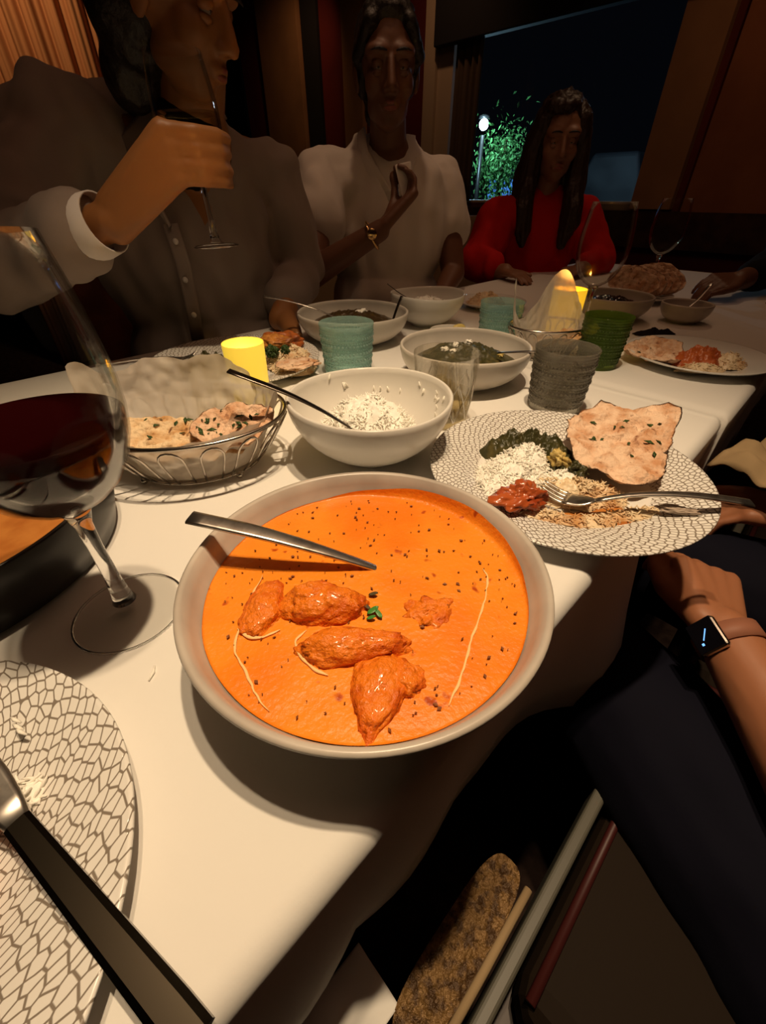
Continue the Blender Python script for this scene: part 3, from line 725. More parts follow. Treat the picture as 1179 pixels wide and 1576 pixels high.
mb = MB(); grains(mb, 1500, pile(-.004, .010, .058, .05, .036, .032), L=.0118, r=.0010)
g = mb.build('rice_grains', M_rice, rr); g['kind'] = 'stuff'
mb = MB()
for i in range(22):   # grains stuck to the inner wall
    a = random.uniform(-.6, 2.6); u = random.uniform(.62, .93); k = min(12, int(u*12)); r_, z_ = inn[12-k]
    c = Vector((r_*.985*math.cos(a), r_*.985*math.sin(a), z_+.001)); d = Vector((random.uniform(-.4,.4), random.uniform(-.4,.4), 1)).normalized()*.0045
    mb.tube([c-d, c, c+d], [.0007,.0012,.0007], 5)
g = mb.build('stuck_grains', M_rice, rr); g['kind'] = 'stuff'
spoon('serving_spoon', 'dark steel spoon resting in the white rice bowl', 'spoon', [(-.166, .453, .868), (-.106, .450, .845), (-.07, .452, .824), (-.046, .455, .806), (-.03, .458, .793)], [.011, .010, .008, .006, .006], m=M_dsteel, bowl_at=1, bl=.026, bw=.018, bowl_dir=(.9, .1, -.45), group='serving spoons')

# ------------------------------------------------------------------ right dinner plate with food
PR = Vector((.207, .421, .75))
plate('white dinner plate with fine scale pattern holding rice, spinach and naan at right', PR, .153, M_plate, 'scale patterned dinner plates')
def food(name, label, cat, m, x, y, rx, ry, z, h, rot=0, seed=0, rough=.35, fs=70, edge=.25, power=.8, kind=None):
    mb = MB(); dome(mb, 0, 0, rx, ry, 0, h, rough, fs, seed, rot=rot, edge=edge, power=power); o = mb.build(name, m); o.location = (x, y, z); return tag(o, label, cat, kind=kind)
def riceheap(label, spots, n, loc, m=None, L=.0092, core=True, r=.00095):
    t = thing('rice_heap', label, 'rice', loc); t['kind'] = 'stuff'; m = m or M_rice
    lx, ly, lz = loc
    if core:
        mb = MB()
        for i, (x, y, rx, ry, z, h, rot) in enumerate(spots): dome(mb, x-lx, y-ly, rx*.98, ry*.98, z-lz+.0004, h*.99, .3, 70, i+2, rot=rot)
        mb.build('rice_core', m, t)
    mb = MB()
    tot = sum(q[2]*q[3] for q in spots)
    for (x, y, rx, ry, z, h, rot) in spots: grains(mb, int(n*rx*ry/tot), pile(x-lx, y-ly, rx, ry, z-lz+.0008, h, rot), L=L, r=r)
    g = mb.build('rice_grains', m, t); g['kind'] = 'stuff'; return t
food('spinach_curry', 'dark green spinach curry on the right dinner plate', 'curry', M_saag, .178, .462, .062, .036, .7548, .032, -.25, 3, .5)
food('spinach_curry', 'spinach curry smear between rice and naan on the right plate', 'curry', M_saag, .203, .425, .026, .036, .7545, .022, .3, 8, .5)
riceheap('white rice topped over spinach on the right dinner plate', [(.150,.412,.042,.046,.755,.020,.2), (.168,.436,.030,.028,.766,.018,.1), (.128,.392,.028,.035,.755,.014,.3), (.198,.398,.030,.022,.757,.016,.4)], 1900, (.15, .412, .755))
riceheap('sauce stained rice in front of the fork on the right plate', [(.205,.383,.050,.030,.7545,.017,-.25), (.232,.378,.03,.026,.7545,.013,0)], 800, (.205, .383, .7545), M_riced)
riceheap('scattered rice along the near rim of the right plate', [(.155,.342,.040,.013,.7545,.007,-.15), (.20,.330,.035,.012,.757,.004,.0), (.255,.342,.04,.010,.758,.004,.15)], 420, (.155, .342, .7545), M_riced)
lump('tomato_chicken', 'red sauced chicken lump on the white rice of the right plate', 'chicken', (.142, .356, .7685), (.026, .017, .0125), .25, M_tom, 31, .1, .42)
lump('paneer_cube', 'yellow paneer piece in the spinach on the right plate', 'paneer', (.200, .420, .778), (.009, .012, .009), .4, M_paneer, 35, .1, .5)
lump('spinach_lump', 'dark green spinach lump beside the fork on the right plate', 'spinach', (.216, .406, .773), (.009, .011, .007), .9, M_saag, 37, .1, .5)
naan('naan_bread', 'torn triangular naan leaning over the far rim of the right plate', (.285, .462, .7775), 1, 1, M_naanp, 4, rot=(.10, -.06, 0), thick=.007, bend=.010, group='naan breads', herbs=14, poly=[(-.040,.050),(.004,.078),(.045,.062),(.092,.044),(.066,.006),(.036,-.030),(-.022,-.094),(-.048,-.070),(-.066,-.050),(-.066,-.020),(-.058,.012)])
food('sauce_smear', 'thin brown sauce smear on the rim of the right plate', 'sauce', M_lent, .232, .338, .06, .016, .7565, .0022, .05, 14, .5, 90, .5, .5)
lump('food_scrap', 'small grey scrap of food on the rim of the right plate', 'food scrap', (.292, .335, .770), (.018, .005, .0035), -.3, mat('grey_scrap', (.42,.33,.26), .6), 41, .3, .3)
fork('steel fork lying on the right dinner plate, handle past its rim', (.168, .376, .771), (.212, .345, .774), (.352, .328, .783), mid=(.27, .345, .792), m=M_steel)

# ------------------------------------------------------------------ tumblers
tumbler('turquoise beaded glass tumbler behind the white rice bowl', (-.065, .790, .75), M_bluet, .09, .0485)
tumbler('turquoise beaded glass tumbler beside the far basket with paper', (.252, .980, .75), M_bluet, .088, .046)
tumbler('smoky grey beaded glass tumbler behind the right dinner plate', (.268, .634, .75), M_greyt, .092, .0455)
tumbler('olive green beaded glass tumbler behind the grey tumbler', (.414, .834, .75), M_greent, .092, .043)
ct = thing('cut_glass_tumbler', 'clear cut glass tumbler with ice beside the white rice bowl', 'tumbler', (.086, .583, .75))
pr = [(0,.001),(.033,.001),(.0345,.004),(.0455,.099),(.0450,.1),(.0438,.0995),(.0335,.011),(0,.010)]
MB().lathe(pr, 24).build('tumbler_wall', M_cut, ct)
for k in range(10):
    for sgn in (1, -1):
        pts = []
        for u in np.linspace(0, 1, 9):
            z = .012+.056*u; r = .0351+.0110*(z-.004)/.095+.0002; a = 2*PI*k/10+sgn*.63*u; pts.append((r*math.cos(a), r*math.sin(a), z))
        MB().tube(pts, .0009, 5).build('cut_line', M_cutline, ct)
MB().lathe([(0,.0105),(.033,.0115),(.0378,.045),(.0374,.046),(0,.046)], 32).build('drink', M_juice, ct)
for i in range(5):
    q = Matrix.Translation((random.uniform(-.014,.014), random.uniform(-.014,.014), .022+.009*i)) @ Quaternion((random.random(), random.random(), random.random(), random.random())).normalized().to_matrix().to_4x4()
    MB().box((-.009,-.009,-.009), (.009,.009,.009), q).build('ice_cube', M_ice, ct, smooth=False, bevel=.002)

# ------------------------------------------------------------------ near wine glass, near plate, knife, dark dish
wineglass('tall wine glass half full of red wine at the left front', (-.204, .225, .75), 1.0, wine=.163, group='wine glasses')
PN = Vector((-.262, .017, .75))
plate('white scale patterned plate in the near left corner under a knife', PN, .15, M_plate_near, 'scale patterned dinner plates', rot=2.4)
kn = thing('table_knife', 'heavy steel knife handle resting across the near left plate', 'knife', (-.176, .073, .7750))
H0, H1 = Vector((0,0,.002)), Vector((.106,-.066,-.012))
Q = [H0.lerp(H1, u) for u in np.linspace(0, 1, 10)]
MB().strap(Q, list(np.interp(np.linspace(0,1,10), [0,.1,.6,.95,1], [.0115,.0120,.0145,.0160,.0155])), list(np.interp(np.linspace(0,1,10), [0,1], [.008,.010]))).build('handle', M_khandle, kn, smooth=False)
bl = [H0-(H1-H0)*u*1.0 for u in np.linspace(.0, 1, 10)]
MB().strap(bl, [.011,.016,.019,.020,.020,.020,.019,.017,.012,.004], [.006,.003,.002,.002,.002,.002,.002,.0018,.0015,.001]).build('blade', M_steel, kn)
lump('curry_chicken', 'orange curry piece at the left edge of the near plate', 'chicken', (-.205, .046, .763), (.020, .024, .008), .3, M_chicken, 51, .1, .2)
mb = MB(); mb.tube([(-.1625,.1745,.7518),(-.161,.169,.7519),(-.1615,.163,.7518)], [.0006,.0011,.0006], 6)
tag(mb.build('rice_grain', M_rice), 'single rice grain on the white cloth beside the orange curry bowl', 'rice grain')
mb = MB()
for c in ((-.218,.126),(-.214,.122),(-.210,.119)): mb.tube([(c[0]-.004,c[1]+.002,.770),(c[0],c[1],.7712),(c[0]+.004,c[1]-.001,.770)], [.0006,.0012,.0006], 6)
tag(mb.build('rice_grains', M_rice), 'few rice grains left on the near left plate', 'rice', kind='stuff')
riceheap('smear of leftover rice beside the knife on the near plate', [(-.196,.088,.016,.010,.760,.006,.5)], 60, (-.196,.088,.76))
dd = thing('black_curry_dish', 'black round iron dish of brown orange curry behind the wine glass', 'dish', (-.40, .285, .75))
MB().lathe([(0,0),(.130,0),(.139,.004),(.146,.03),(.1475,.058),(.146,.0605),(.143,.059),(.1405,.048),(.137,.010),(0,.008)], 96).build('dish_body', M_black, dd)
mb = MB(); dome(mb, 0, 0, .1402, .1402, .046, .003, .3, 30, 2, rings=26, seg=80, edge=0)
o = mb.build('brown_curry', M_lent); o.location = (-.40, .285, .75); tag(o, 'smooth brown orange curry in the black dish', 'curry', kind='stuff')

# ------------------------------------------------------------------ bread baskets
def basket(label, paper_label, loc, a, b, rot, h, seed, paper):
    t = thing('wire_basket', label, 'basket', loc, rot, 'oval wire bread baskets')
    el = lambda k, q, z, n=64: [(a*k*math.cos(2*PI*i/n), b*k*math.sin(2*PI*i/n), z) for i in range(n)]
    MB().tube(el(1, 0, h), .0024, 8, closed=True).build('rim_wire', M_wire, t)
    MB().tube(el(.66, 0, .006), .0016, 8, closed=True).build('base_wire', M_wire, t)
    n = 16
    for i in range(n):
        a0 = 2*PI*i/n; da = 2*PI/n*.30; pts = []
        for s_, u in [(-1,0),(-1,.3),(-1,.6)]+[(-math.cos(q*PI/8), .68+.28*math.sin(q*PI/8)) for q in range(9)]+[(1,.6),(1,.3),(1,0)]:
            k = .66+.36*u**.8; an = a0+s_*da; pts.append((a*k*math.cos(an), b*k*math.sin(an), .006+(h-.008)*u))
        MB().tube(pts, .0013, 6).build('wire_loop', M_wire, t)
    for i in range(4):
        an = PI/4+PI/2*i; MB().ball((a*.68*math.cos(an), b*.68*math.sin(an), .004), .004, 10, 8).build('foot', M_wire, t)
    # paper liner
    nu, nv = 160, 44
    def f(u, v):
        an = u*2*PI; ext = paper(an)
        if v < .35: k = .62*v/.35; z = .0085+.002*noise.noise(Vector((math.cos(an)*v*9+seed, math.sin(an)*v*9, seed)))
        else:
            q = (v-.35)/.65; zz = q*ext; inside = min(zz/h, 1); k = .62+.30*inside**.8; z = .009+zz
            over = max(0, zz-h); k += over*(1.6)
        cr_ = (.07*noise.noise(Vector((math.cos(an)*3.1+seed, math.sin(an)*3.1, v*2.2)))-.075*abs(noise.noise(Vector((math.cos(an)*5.3+seed, math.sin(an)*5.3, v*4.5))))-.04*abs(noise.noise(Vector((math.cos(an)*11+seed, math.sin(an)*11, v*9)))))*min(1, v*1.6)
        k = k*(1+cr_*(1 if v > .5 else .5)); k = min(k, .93) if (v >= .35 and z < h+.004) else k
        return (a*k*math.cos(an), b*k*math.sin(an), z+.004*noise.noise(Vector((math.cos(an)*5, math.sin(an)*5+seed, v*3)))*(v if v > .35 else 0))
    pl = thing('basket_paper', paper_label, 'paper', loc, rot, 'paper basket liners')
    MB().grid(f, nu, nv, wu=True).build('paper_sheet', M_paper, pl)
    return t
def pk(an, at, w_): d = math.atan2(math.sin(an-at), math.cos(an-at)); return math.exp(-(d/w_)**2)
B1 = Vector((-.228, .462, .75))
basket('oval wire bread basket between the wine glass and the rice bowl', 'crumpled wax paper lining the bread basket by the wine glass', B1, .112, .090, .12, .066, 1.3,
       lambda an: .058+.040*pk(an, 2.2, .55)+.036*pk(an, 1.3, .5)+.020*pk(an, .25, .4)+.052*pk(an, 3.0, .30)-.006*pk(an, -1.9, .5))
naan('naan_bread', 'folded herb naan at the left of the near bread basket', (-.262, .440, .803), .052, .036, M_naan, 11, rot=(.18, .10, .15), thick=.010, bend=-.008, group='naan breads', herbs=16)
naan('naan_bread', 'pale naan wedge lowest at the front of the near bread basket', (-.224, .424, .795), .056, .030, M_naan, 14, rot=(.10, 0, .1), thick=.008, bend=-.004, group='naan breads', herbs=3)
naan('naan_bread', 'red tinged topped naan at the right of the near bread basket', (-.176, .447, .800), .042, .036, M_naanp, 17, rot=(.28, -.05, .4), thick=.010, bend=.010, group='naan breads', herbs=26)
naan('naan_bread', 'bottom naan lying flat in the near bread basket', (-.232, .468, .766), .050, .036, M_naan, 19, rot=(0, 0, .3), thick=.010, bend=.006, group='naan breads', herbs=4)
votive('glowing yellow votive candle between the near basket and the blue tumbler', (-.201, .628, .75), M_votive, .0295, .100, 2.0)

B2 = Vector((.330, .900, .75))
basket('oval wire bread basket with peaked paper in front of the girl', 'peaked wax paper standing up in the far bread basket', B2, .080, .062, .2, .060, 4.2,
       lambda an: .050+.088*pk(an, 1.05, .55)+.085*pk(an, 2.75, .28)+.02*pk(an, .2, .5))
naan('naan_bread', 'naan slices sticking out of the far basket by the green tumbler', (.350, .868, .790), .055, .03, M_naan, 27, rot=(.1, -.22, -.2), thick=.008, bend=.006, group='naan breads', herbs=2)
votive('lit yellow votive candle behind the far bread basket', (.398, 1.005, .75), M_votive2, .035, .108, 4.5)

# ------------------------------------------------------------------ man's plate
PM = Vector((-.281, .822, .75))
plate('scale patterned dinner plate with curry and naan before the man', PM, .158, M_plate, 'scale patterned dinner plates', rot=1.1)
food('spinach_curry', 'dark green spinach curry on the left of the man\'s plate', 'curry', M_saag, -.318, .782, .058, .036, .7548, .030, .2, 21, .5)
riceheap('curry covered rice on the right of the man\'s plate', [(-.185,.835,.055,.060,.757,.028,.3), (-.165,.790,.04,.04,.757,.020,0)], 600, (-.185,.835,.757), M_riced)
lump('broccoli_floret', 'green vegetable piece on the curry rice of the man\'s plate', 'vegetable', (-.205, .800, .786), (.011,.011,.010), 0, M_green, 61, 0, .4, fs=3)
lump('broccoli_floret', 'smaller green vegetable piece beside the first on the man\'s plate', 'vegetable', (-.183, .812, .786), (.007,.008,.008), 0, M_green, 63, 0, .4, fs=3)
lump('tandoori_piece', 'brown tandoori chicken piece at the back of the man\'s plate', 'chicken', (-.205, .892, .779), (.040, .026, .018), .3, M_tand, 65, .2, .25)
lump('tandoori_piece', 'orange fried piece on top of the curry rice of the man\'s plate', 'chicken', (-.205, .845, .792), (.030, .022, .012), .1, mat('orange_fried', (.55,.22,.04), .5, var=(60,(.3,.09,.02),.45,.65), bump=(90,.5,.003)), 67, .2, .25)
fork('steel fork laid across the rim of the man\'s plate', (-.345, .800, .783), (-.40, .795, .778), (-.505, .755, .776), m=M_steel)
lump('flat_bread_bit', 'torn piece of charred naan on the front of the man\'s plate', 'naan', (-.150, .755, .779), (.035, .028, .006), .6, M_naanp, 69, .2, .25)

# ------------------------------------------------------------------ serving bowls behind
def servebowl(label, loc, R, h, m=M_stonegl):
    t, inn = bowl('serving_bowl', label, loc, R, h, R*.55, m, group='stoneware serving bowls', wall=.005, depth=2.2); return inn
def bowlfood(label, loc, R, z, h, m, seed, cat='curry', rough=.4):
    mb = MB(); dome(mb, 0, 0, R, R, z, h, rough, 45, seed, edge=.05); o = mb.build('dark_curry', m); o.location = loc; return tag(o, label, cat, kind='stuff')
L1 = Vector((-.067, 1.012, .75))
servebowl('stoneware bowl of dark curry nearest the woman in white', L1, .122, .062)
bowlfood('dark lumpy curry with white crumbs in the bowl before the woman', L1, .098, .036, .022, M_dcurry, 3)
spoon('serving_spoon', 'pale steel spoon handle leaning left out of the dark curry bowl', 'spoon', [(-.252, .985, .846), (-.21, .975, .842), (-.15, .97, .828), (-.09, .98, .800)], [.010, .008, .007, .006], bowl_at=1, bl=.02, bw=.016, group='serving spoons')
spoon('serving_spoon', 'short dark spoon standing at the right of the dark curry bowl', 'spoon', [(.040, 1.01, .842), (.030, 1.0, .822), (.018, .99, .79)], [.008, .006, .006], m=M_dsteel, group='serving spoons')
L2 = Vector((.141, .755, .75))
servebowl('stoneware bowl of spinach paneer behind the cut glass tumbler', L2, .112, .062)
bowlfood('dark spinach curry with paneer in the bowl behind the cut glass', L2, .088, .034, .024, M_saag, 7)
for i, (x, y, z) in enumerate(((.105,.745,.807),(.125,.76,.8095),(.118,.735,.8055),(.15,.775,.81),(.20,.738,.798))):
    lump('paneer_crumb', ['white cheese crumb leftmost', 'white cheese crumb in the middle', 'white cheese crumb nearest the rim', 'white cheese crumb farthest back', 'yellow paneer bit at the right'][i]+' on the spinach curry behind the cut glass', 'cheese', (x, y, z), (.006,.005,.004), i, M_rice if i < 4 else M_paneer, 71+i, 0, .35, group='cheese crumbs')
for i, (x, y) in enumerate(((-.055,1.02),(-.045,1.03))):
    lump('cheese_crumb', ['nearer', 'farther'][i]+' white crumb on the dark curry before the woman', 'cheese', (x, y, .8085), (.009,.006,.004), i, M_rice, 81+i, 0, .35, group='white crumbs on dark curry')
spoon('serving_spoon', 'steel spoon lying over the right rim of the spinach bowl', 'spoon', [(.262, .690, .815), (.235, .700, .8165), (.19, .72, .808)], [.009, .008, .006], m=M_dsteel, group='serving spoons')
L3 = Vector((.109, 1.155, .75))
t, inn = bowl('rice_bowl', 'white china bowl with pale rice farther back before the woman', L3, .092, .074, .036, M_china, wall=.004, depth=1.7, wob=.03)
riceheap('pale rice in the far white bowl', [(.109,1.155,.066,.066,.79,.022,0)], 350, (.109,1.155,.79))
spoon('serving_spoon', 'dark spoon leaning on the left rim of the far white bowl', 'spoon', [(.010, 1.125, .848), (.04, 1.13, .826), (.07, 1.14, .81)], [.009, .007, .006], m=M_dsteel, group='serving spoons')
sd, inn = bowl('small_dish', 'small white dish with a lemon wedge behind the spinach bowl', (.150, 1.0, .75), .046, .026, .022, M_china, cat='dish', wall=.003)
lump('lemon_wedge', 'pale lemon wedge in the small white dish', 'lemon', (.168, .997, .778), (.018,.008,.011), .5, M_lemon, 91, .1, .06)
plate('white plate of food beyond the far white bowl', (.315, 1.36, .75), .10, M_plain, 'plain far plates')
riceheap('brown rice and meat on the plate beyond the far white bowl', [(.30,1.36,.062,.055,.756,.032,0)], 260, (.30,1.36,.756), M_riced)
L4 = Vector((.600, 1.225, .75))
servebowl('pale bowl of black curry behind the far wine glass', L4, .100, .058)
bowlfood('glossy black curry in the bowl behind the far wine glass', L4, .081, .036, .016, mat('black_curry', (.02,.012,.008), .12, coat=.5, bump=(60,.5,.003)), 15)
L5 = Vector((.778, 1.185, .75))
servebowl('small pale bowl of red sauce at the far right', L5, .060, .045)
bowlfood('dark red sauce in the small far right bowl', L5, .047, .028, .004, mat('dark_red_sauce', (.10,.02,.01), .2, coat=.3), 16)
spoon('serving_spoon', 'steel spoon standing in the small far right bowl', 'spoon', [(.835, 1.21, .835), (.81, 1.2, .80), (.785, 1.19, .782)], [.009, .007, .006], group='serving spoons')
L6 = Vector((.615, .850, .75))
plate('white plate of naan and red curry at the far right table edge', L6, .127, M_plain, 'plain far plates')
naan('naan_bread', 'naan at the left of the far right plate', (.535, .862, .762), .058, .052, M_naanp, 44, rot=(.05, -.05, .8), thick=.008, bend=.010, group='naan breads', herbs=2)
food('red_curry', 'red orange curry heap on the far right plate', 'curry', mat('red_curry', (.50,.12,.03), .35, var=(40,(.34,.06,.015),.45,.65), bump=(80,.5,.004)), .610, .830, .055, .042, .756, .026, .2, 47, .5)
riceheap('pale rice at the right of the far right plate', [(.655,.815,.035,.03,.757,.020,0), (.585,.785,.045,.018,.757,.012,0)], 260, (.655,.815,.757), M_riced)
nb = MB(); dome(nb, 0, 0, .085, .06, .004, .006, .5, 40, 5, edge=.3)
o = nb.build('paper_sheet', M_paper); o.location = (.79, 1.46, .756); tag(o, 'paper under the stacked naan slices at the far right', 'paper')
t = plate('white plate under the stacked naan at the far end', (.79, 1.46, .75), .10, M_plain, 'plain far plates')
for i in range(5):
    naan('naan_bread', ['front', 'second', 'middle', 'fourth', 'rear'][i]+' naan slice in the stack leaning at the far right', (.735+.030*i, 1.42+.016*i, .806), .062, .042, M_naanp, 50+i, rot=(1.25, .15, -.25-.12*i), thick=.007, bend=.008, group='naan slices stacked at the far end', herbs=0)
wineglass('empty wine glass in front of the girl in red', (.465, 1.05, .75), 1.0, group='wine glasses')
wineglass('empty wine glass farthest right by the black sleeve', (.93, 1.66, .75), 1.0, group='wine glasses')
dn = MB(); dome(dn, 0, 0, .05, .03, 0, .012, .6, 50, 9, edge=.4); o = dn.build('dark_napkin', M_tee); o.location = (.645, 1.055, .752); tag(o, 'dark crumpled napkin behind the far right plate', 'napkin')
# ------------------------------------------------------------------ people
class Frame:
    def __init__(s, o, f, up=(0,0,1)):
        s.o = Vector(o); s.f = Vector(f).normalized(); u = Vector(up); s.r = s.f.cross(u).normalized(); s.u = s.r.cross(s.f).normalized()
    def __call__(s, f, r, u): return s.o+s.f*f+s.r*r+s.u*u
    def M(s): return Matrix((s.f, s.r, s.u)).transposed()
def head_prims(mb, F, k=1.0):
    M = F.M(); B = lambda c, r: mb.ball(F(*[x*k for x in c]), [x*k for x in r], 24, 16, M)
    B((-.012, 0, .035), (.096, .076, .092)); B((.030, 0, -.028), (.061, .056, .084)); B((.050, 0, -.090), (.028, .026, .021))
    for s_ in (1, -1):
        B((.052, .036*s_, -.022), (.030, .026, .030)); B((.060, .026*s_, .034), (.034, .036, .020)); B((-.008, .076*s_, -.006), (.018, .010, .032))
        B((.018, .037*s_, -.062), (.036, .016, .028)); B((.093, .012*s_, -.032), (.011, .009, .008))
    C = lambda a, b, r0, r1: mb.cap(F(*[x*k for x in a]), F(*[x*k for x in b]), r0*k, r1*k, 12)
    C((.086, 0, .018), (.107, 0, -.027), .009, .012)
    C((.083, -.022, -.056), (.083, .022, -.056), .006, .006); C((.090, -.010, -.0555), (.090, .010, -.0555), .0065, .0065); C((.085, -.016, -.067), (.085, .016, -.067), .0075, .0075)
def eyes(F, parent, k=1.0, skin=None):
    for s_ in (1, -1):
        e = MB().ball(F(.072*k, .030*s_*k, .008*k), .0115*k, 16, 10).build('eye', M_eye, parent)
        MB().ball(F(.0800*k, .030*s_*k, .0065*k), .0042*k, 12, 8).build('iris', M_iris, e)
        MB().ball(F(.0725*k, .030*s_*k, .0125*k), (.0130*k,.0155*k,.0125*k), 14, 10, F.M()).build('eyelid', skin, parent)
        MB().ball(F(.0722*k, .030*s_*k, -.0045*k), (.0125*k,.0145*k,.0085*k), 14, 10, F.M()).build('eyelid', skin, parent)
        MB().tube([F((.0915-.0025*abs(q)**2*3)*k, .021*q*k, (-.0555 if s_ > 0 else -.0655)*k) for q in (-1,-.6,-.25,.25,.6,1)], [.0015*k,.0042*k,.0056*k,.0056*k,.0042*k,.0015*k], 8).build('lip', M_lips, parent)
        pts = [F(.0945*k, (.030+q*.019)*s_*k, (.036-.004*q*q)*k) for q in (-1,-.5,0,.5,1)]
        MB().tube(pts, [.0015*k,.0028*k,.003*k,.0026*k,.001*k], 6).build('eyebrow', M_hair, parent)
M_lips = mat('lips', (.24,.06,.04), .45)
M_eye = mat('eye_white', (.22,.17,.14), .35); M_iris = mat('iris', (.025,.012,.007), .15)
def folds(f1, f2, seed, ax=(0,0,1)):
    def fn(c): return .7*noise.noise(Vector((c[0]*f1+seed, c[1]*f1, c[2]*f1*.45)))+.45*noise.noise(Vector((c[0]*f2, c[1]*f2+seed, c[2]*f2*.5)))
    return fn
def seglist(mb, pts, rads, seg=16):
    for i in range(len(pts)-1): mb.cap(pts[i], pts[i+1], rads[i], rads[i+1], seg)
def hand_curl(mb, wrist, kn, d_out, palm_n, curl, scale=1.0, lens=(.042,.026,.020), fan=.02, thumb=None, spread=None):
    # wrist: point; kn: centre of the knuckle row; d_out: finger direction; palm_n: direction the fingers curl to; knuckle row along spread
    wrist, kn = Vector(wrist), Vector(kn); d = Vector(d_out).normalized(); pn = Vector(palm_n); pn = (pn-d*pn.dot(d)).normalized(); sd = Vector(spread).normalized() if spread else d.cross(pn).normalized()
    for i, (off, lk, rk) in enumerate(((-.030,.94,.0088),(-.010,1.05,.0092),(.010,1.0,.0088),(.029,.80,.0078))):
        k0 = kn+sd*off*scale; mb.cap(wrist+sd*off*.55*scale, k0, .017*scale, .0125*scale)
        p_ = k0; ang = 0
        for j, L in enumerate(lens):
            ang += curl[j] if not hasattr(curl[0], '__len__') else curl[i][j]
            dd = d*math.cos(ang)+pn*math.sin(ang)+sd*fan*(i-1.5); q = p_+dd*L*lk*scale
            mb.cap(p_, q, rk*scale*(1-.07*j), rk*scale*(1-.07*(j+1))); p_ = q
    if thumb:
        th = [Vector(q) for q in thumb]; seglist(mb, th, [.016*scale, .0125*scale, .0105*scale, .0085*scale][:len(th)])
# ---- man at the left, raising a glass
pm = thing('person', 'man in grey linen shirt raising a wine glass at left', 'person', (-.53, 1.14, .45))
inv = lambda o: setattr(o, 'matrix_parent_inverse', Matrix.Translation((-Vector(o.parent.location))))
HF = Frame((-.345, 1.06, 1.270), (.95, -.22, -.32))
mb = MB(); head_prims(mb, HF, 1.0)
mb.cap((-.345, 1.10, 1.20), (-.40, 1.17, 1.10), .056, .062); mb.cap((-.39, 1.15, 1.12), (-.42, 1.2, 1.02), .075, .10)
mb.ball((-.46, 1.18, .90), (.17, .11, .26), 24, 16, Matrix.Rotation(.25, 3, 'Z'))
mb.ball((-.46, 1.18, .62), (.17, .12, .20), 24, 16)
SH_R = Vector((-.625, 1.085, 1.115)); EL = Vector((-.665, .845, .915)); WR = Vector((-.428, .800, .985))
SH_L = Vector((-.27, 1.30, 1.06))
seglist(mb, [(-.45, 1.17, 1.08), SH_R, EL, WR], [.07, .052, .040, .027]); seglist(mb, [(-.42, 1.19, 1.08), SH_L, (-.22, 1.28, .84), (-.25, 1.10, .775)], [.07, .05, .04, .028])
G = Vector((-.300, .868, 0))
KN = [(255, 1.094), (257, 1.074), (258, 1.054), (262, 1.036)]
for i, (a0, z) in enumerate(KN):
    R = .0545-.002*i; pts = []
    for da in (0, 42, 82, 118):
        a = math.radians(a0+da); pts.append(G+Vector((R*math.cos(a)*(1.05 if da else 1.0), R*math.sin(a), z-.006*da/118)))
    seglist(mb, pts, [.0105, .0094, .0086, .0074] if i < 3 else [.0095,.0085,.0075,.0065])
    mb.cap(WR+Vector((.012, 0, (z-1.065)*.55+.004)), pts[0]+Vector((-.004, -.002, 0)), .021, .0135)
seglist(mb, [WR+Vector((.012,.014,.012)), (-.375,.835,1.045), (-.352,.868,1.085), (-.343,.892,1.108)], [.019,.0155,.0115,.009])
seglist(mb, [(-.24, 1.11, .775), (-.21, 1.03, .765), (-.19, .985, .768)], [.027, .022, .012])
o = fuse('body', mb, M_skin1, pm, .0045, 5); inv(o)
# shirt
mb = MB()
mb.ball((-.47, 1.185, .92), (.205, .125, .30), 24, 18, Matrix.Rotation(.35, 3, 'Z')); mb.ball((-.47, 1.185, .64), (.20, .135, .22), 24, 16, Matrix.Rotation(.35, 3, 'Z'))
seglist(mb, [(-.455, 1.19, 1.055), SH_R, EL, EL.lerp(WR, .78)], [.105, .082, .070, .046]); seglist(mb, [(-.44, 1.21, 1.05), SH_L, (-.22, 1.29, .85), (-.24, 1.19, .80)], [.10, .07, .062, .05])
mb.cap((-.56, 1.11, 1.13), (-.37, 1.24, 1.08), .05, .045)
o = fuse('shirt', mb, M_shirt, pm, .008, 4, (.030, folds(9, 24, 3))); inv(o)
a, b = EL.lerp(WR, .72), EL.lerp(WR, .97); o = MB().tube([a, a.lerp(b, .5), b], [.046, .044, .041], 28, cap=False).build('cuff', M_cuff, pm, solid=.003, label='white shirt cuff'); inv(o)
# dark undershirt in the open collar and collar lapels
mb = MB(); mb.ball((-.405, 1.15, 1.085), (.09, .065, .10), 20, 14, Matrix.Rotation(.35, 3, 'Z')); mb.cap((-.39, 1.13, 1.11), (-.43, 1.14, 1.05), .07, .03)
o = fuse('undershirt', mb, M_tee, pm, .008, 3); inv(o)
o = MB().strap([(-.33, 1.18, 1.155), (-.405, 1.105, 1.16), (-.475, 1.065, 1.10), (-.465, 1.045, 1.03), (-.43, 1.03, .965)], [.05, .055, .06, .05, .02], .006, side=(.5, -.5, -.6)).build('collar', M_shirt, pm); inv(o)
o = MB().strap([(-.43, 1.032, .97), (-.425, 1.035, .90), (-.43, 1.04, .82), (-.44, 1.05, .74)], [.03, .03, .03, .03], .006, side=(1, .2, 0)).build('placket', M_shirt, pm); inv(o)
for z in (.94, .87, .80): o = MB().ball((-.427, 1.030, z), (.006, .003, .006), 12, 8).build('button', M_cuff, pm); inv(o)
mb = MB(); M_ = HF.M(); mb.ball(HF(-.040, 0, .055), (.098, .094, .090), 20, 14, M_); mb.ball(HF(-.070, 0, -.02), (.07, .086, .10), 20, 14, M_); mb.ball(HF(-.085, -.02, -.10), (.05, .075, .07), 16, 12, M_); mb.ball(HF(.035,0,.105),(.06,.07,.03),16,12,M_)
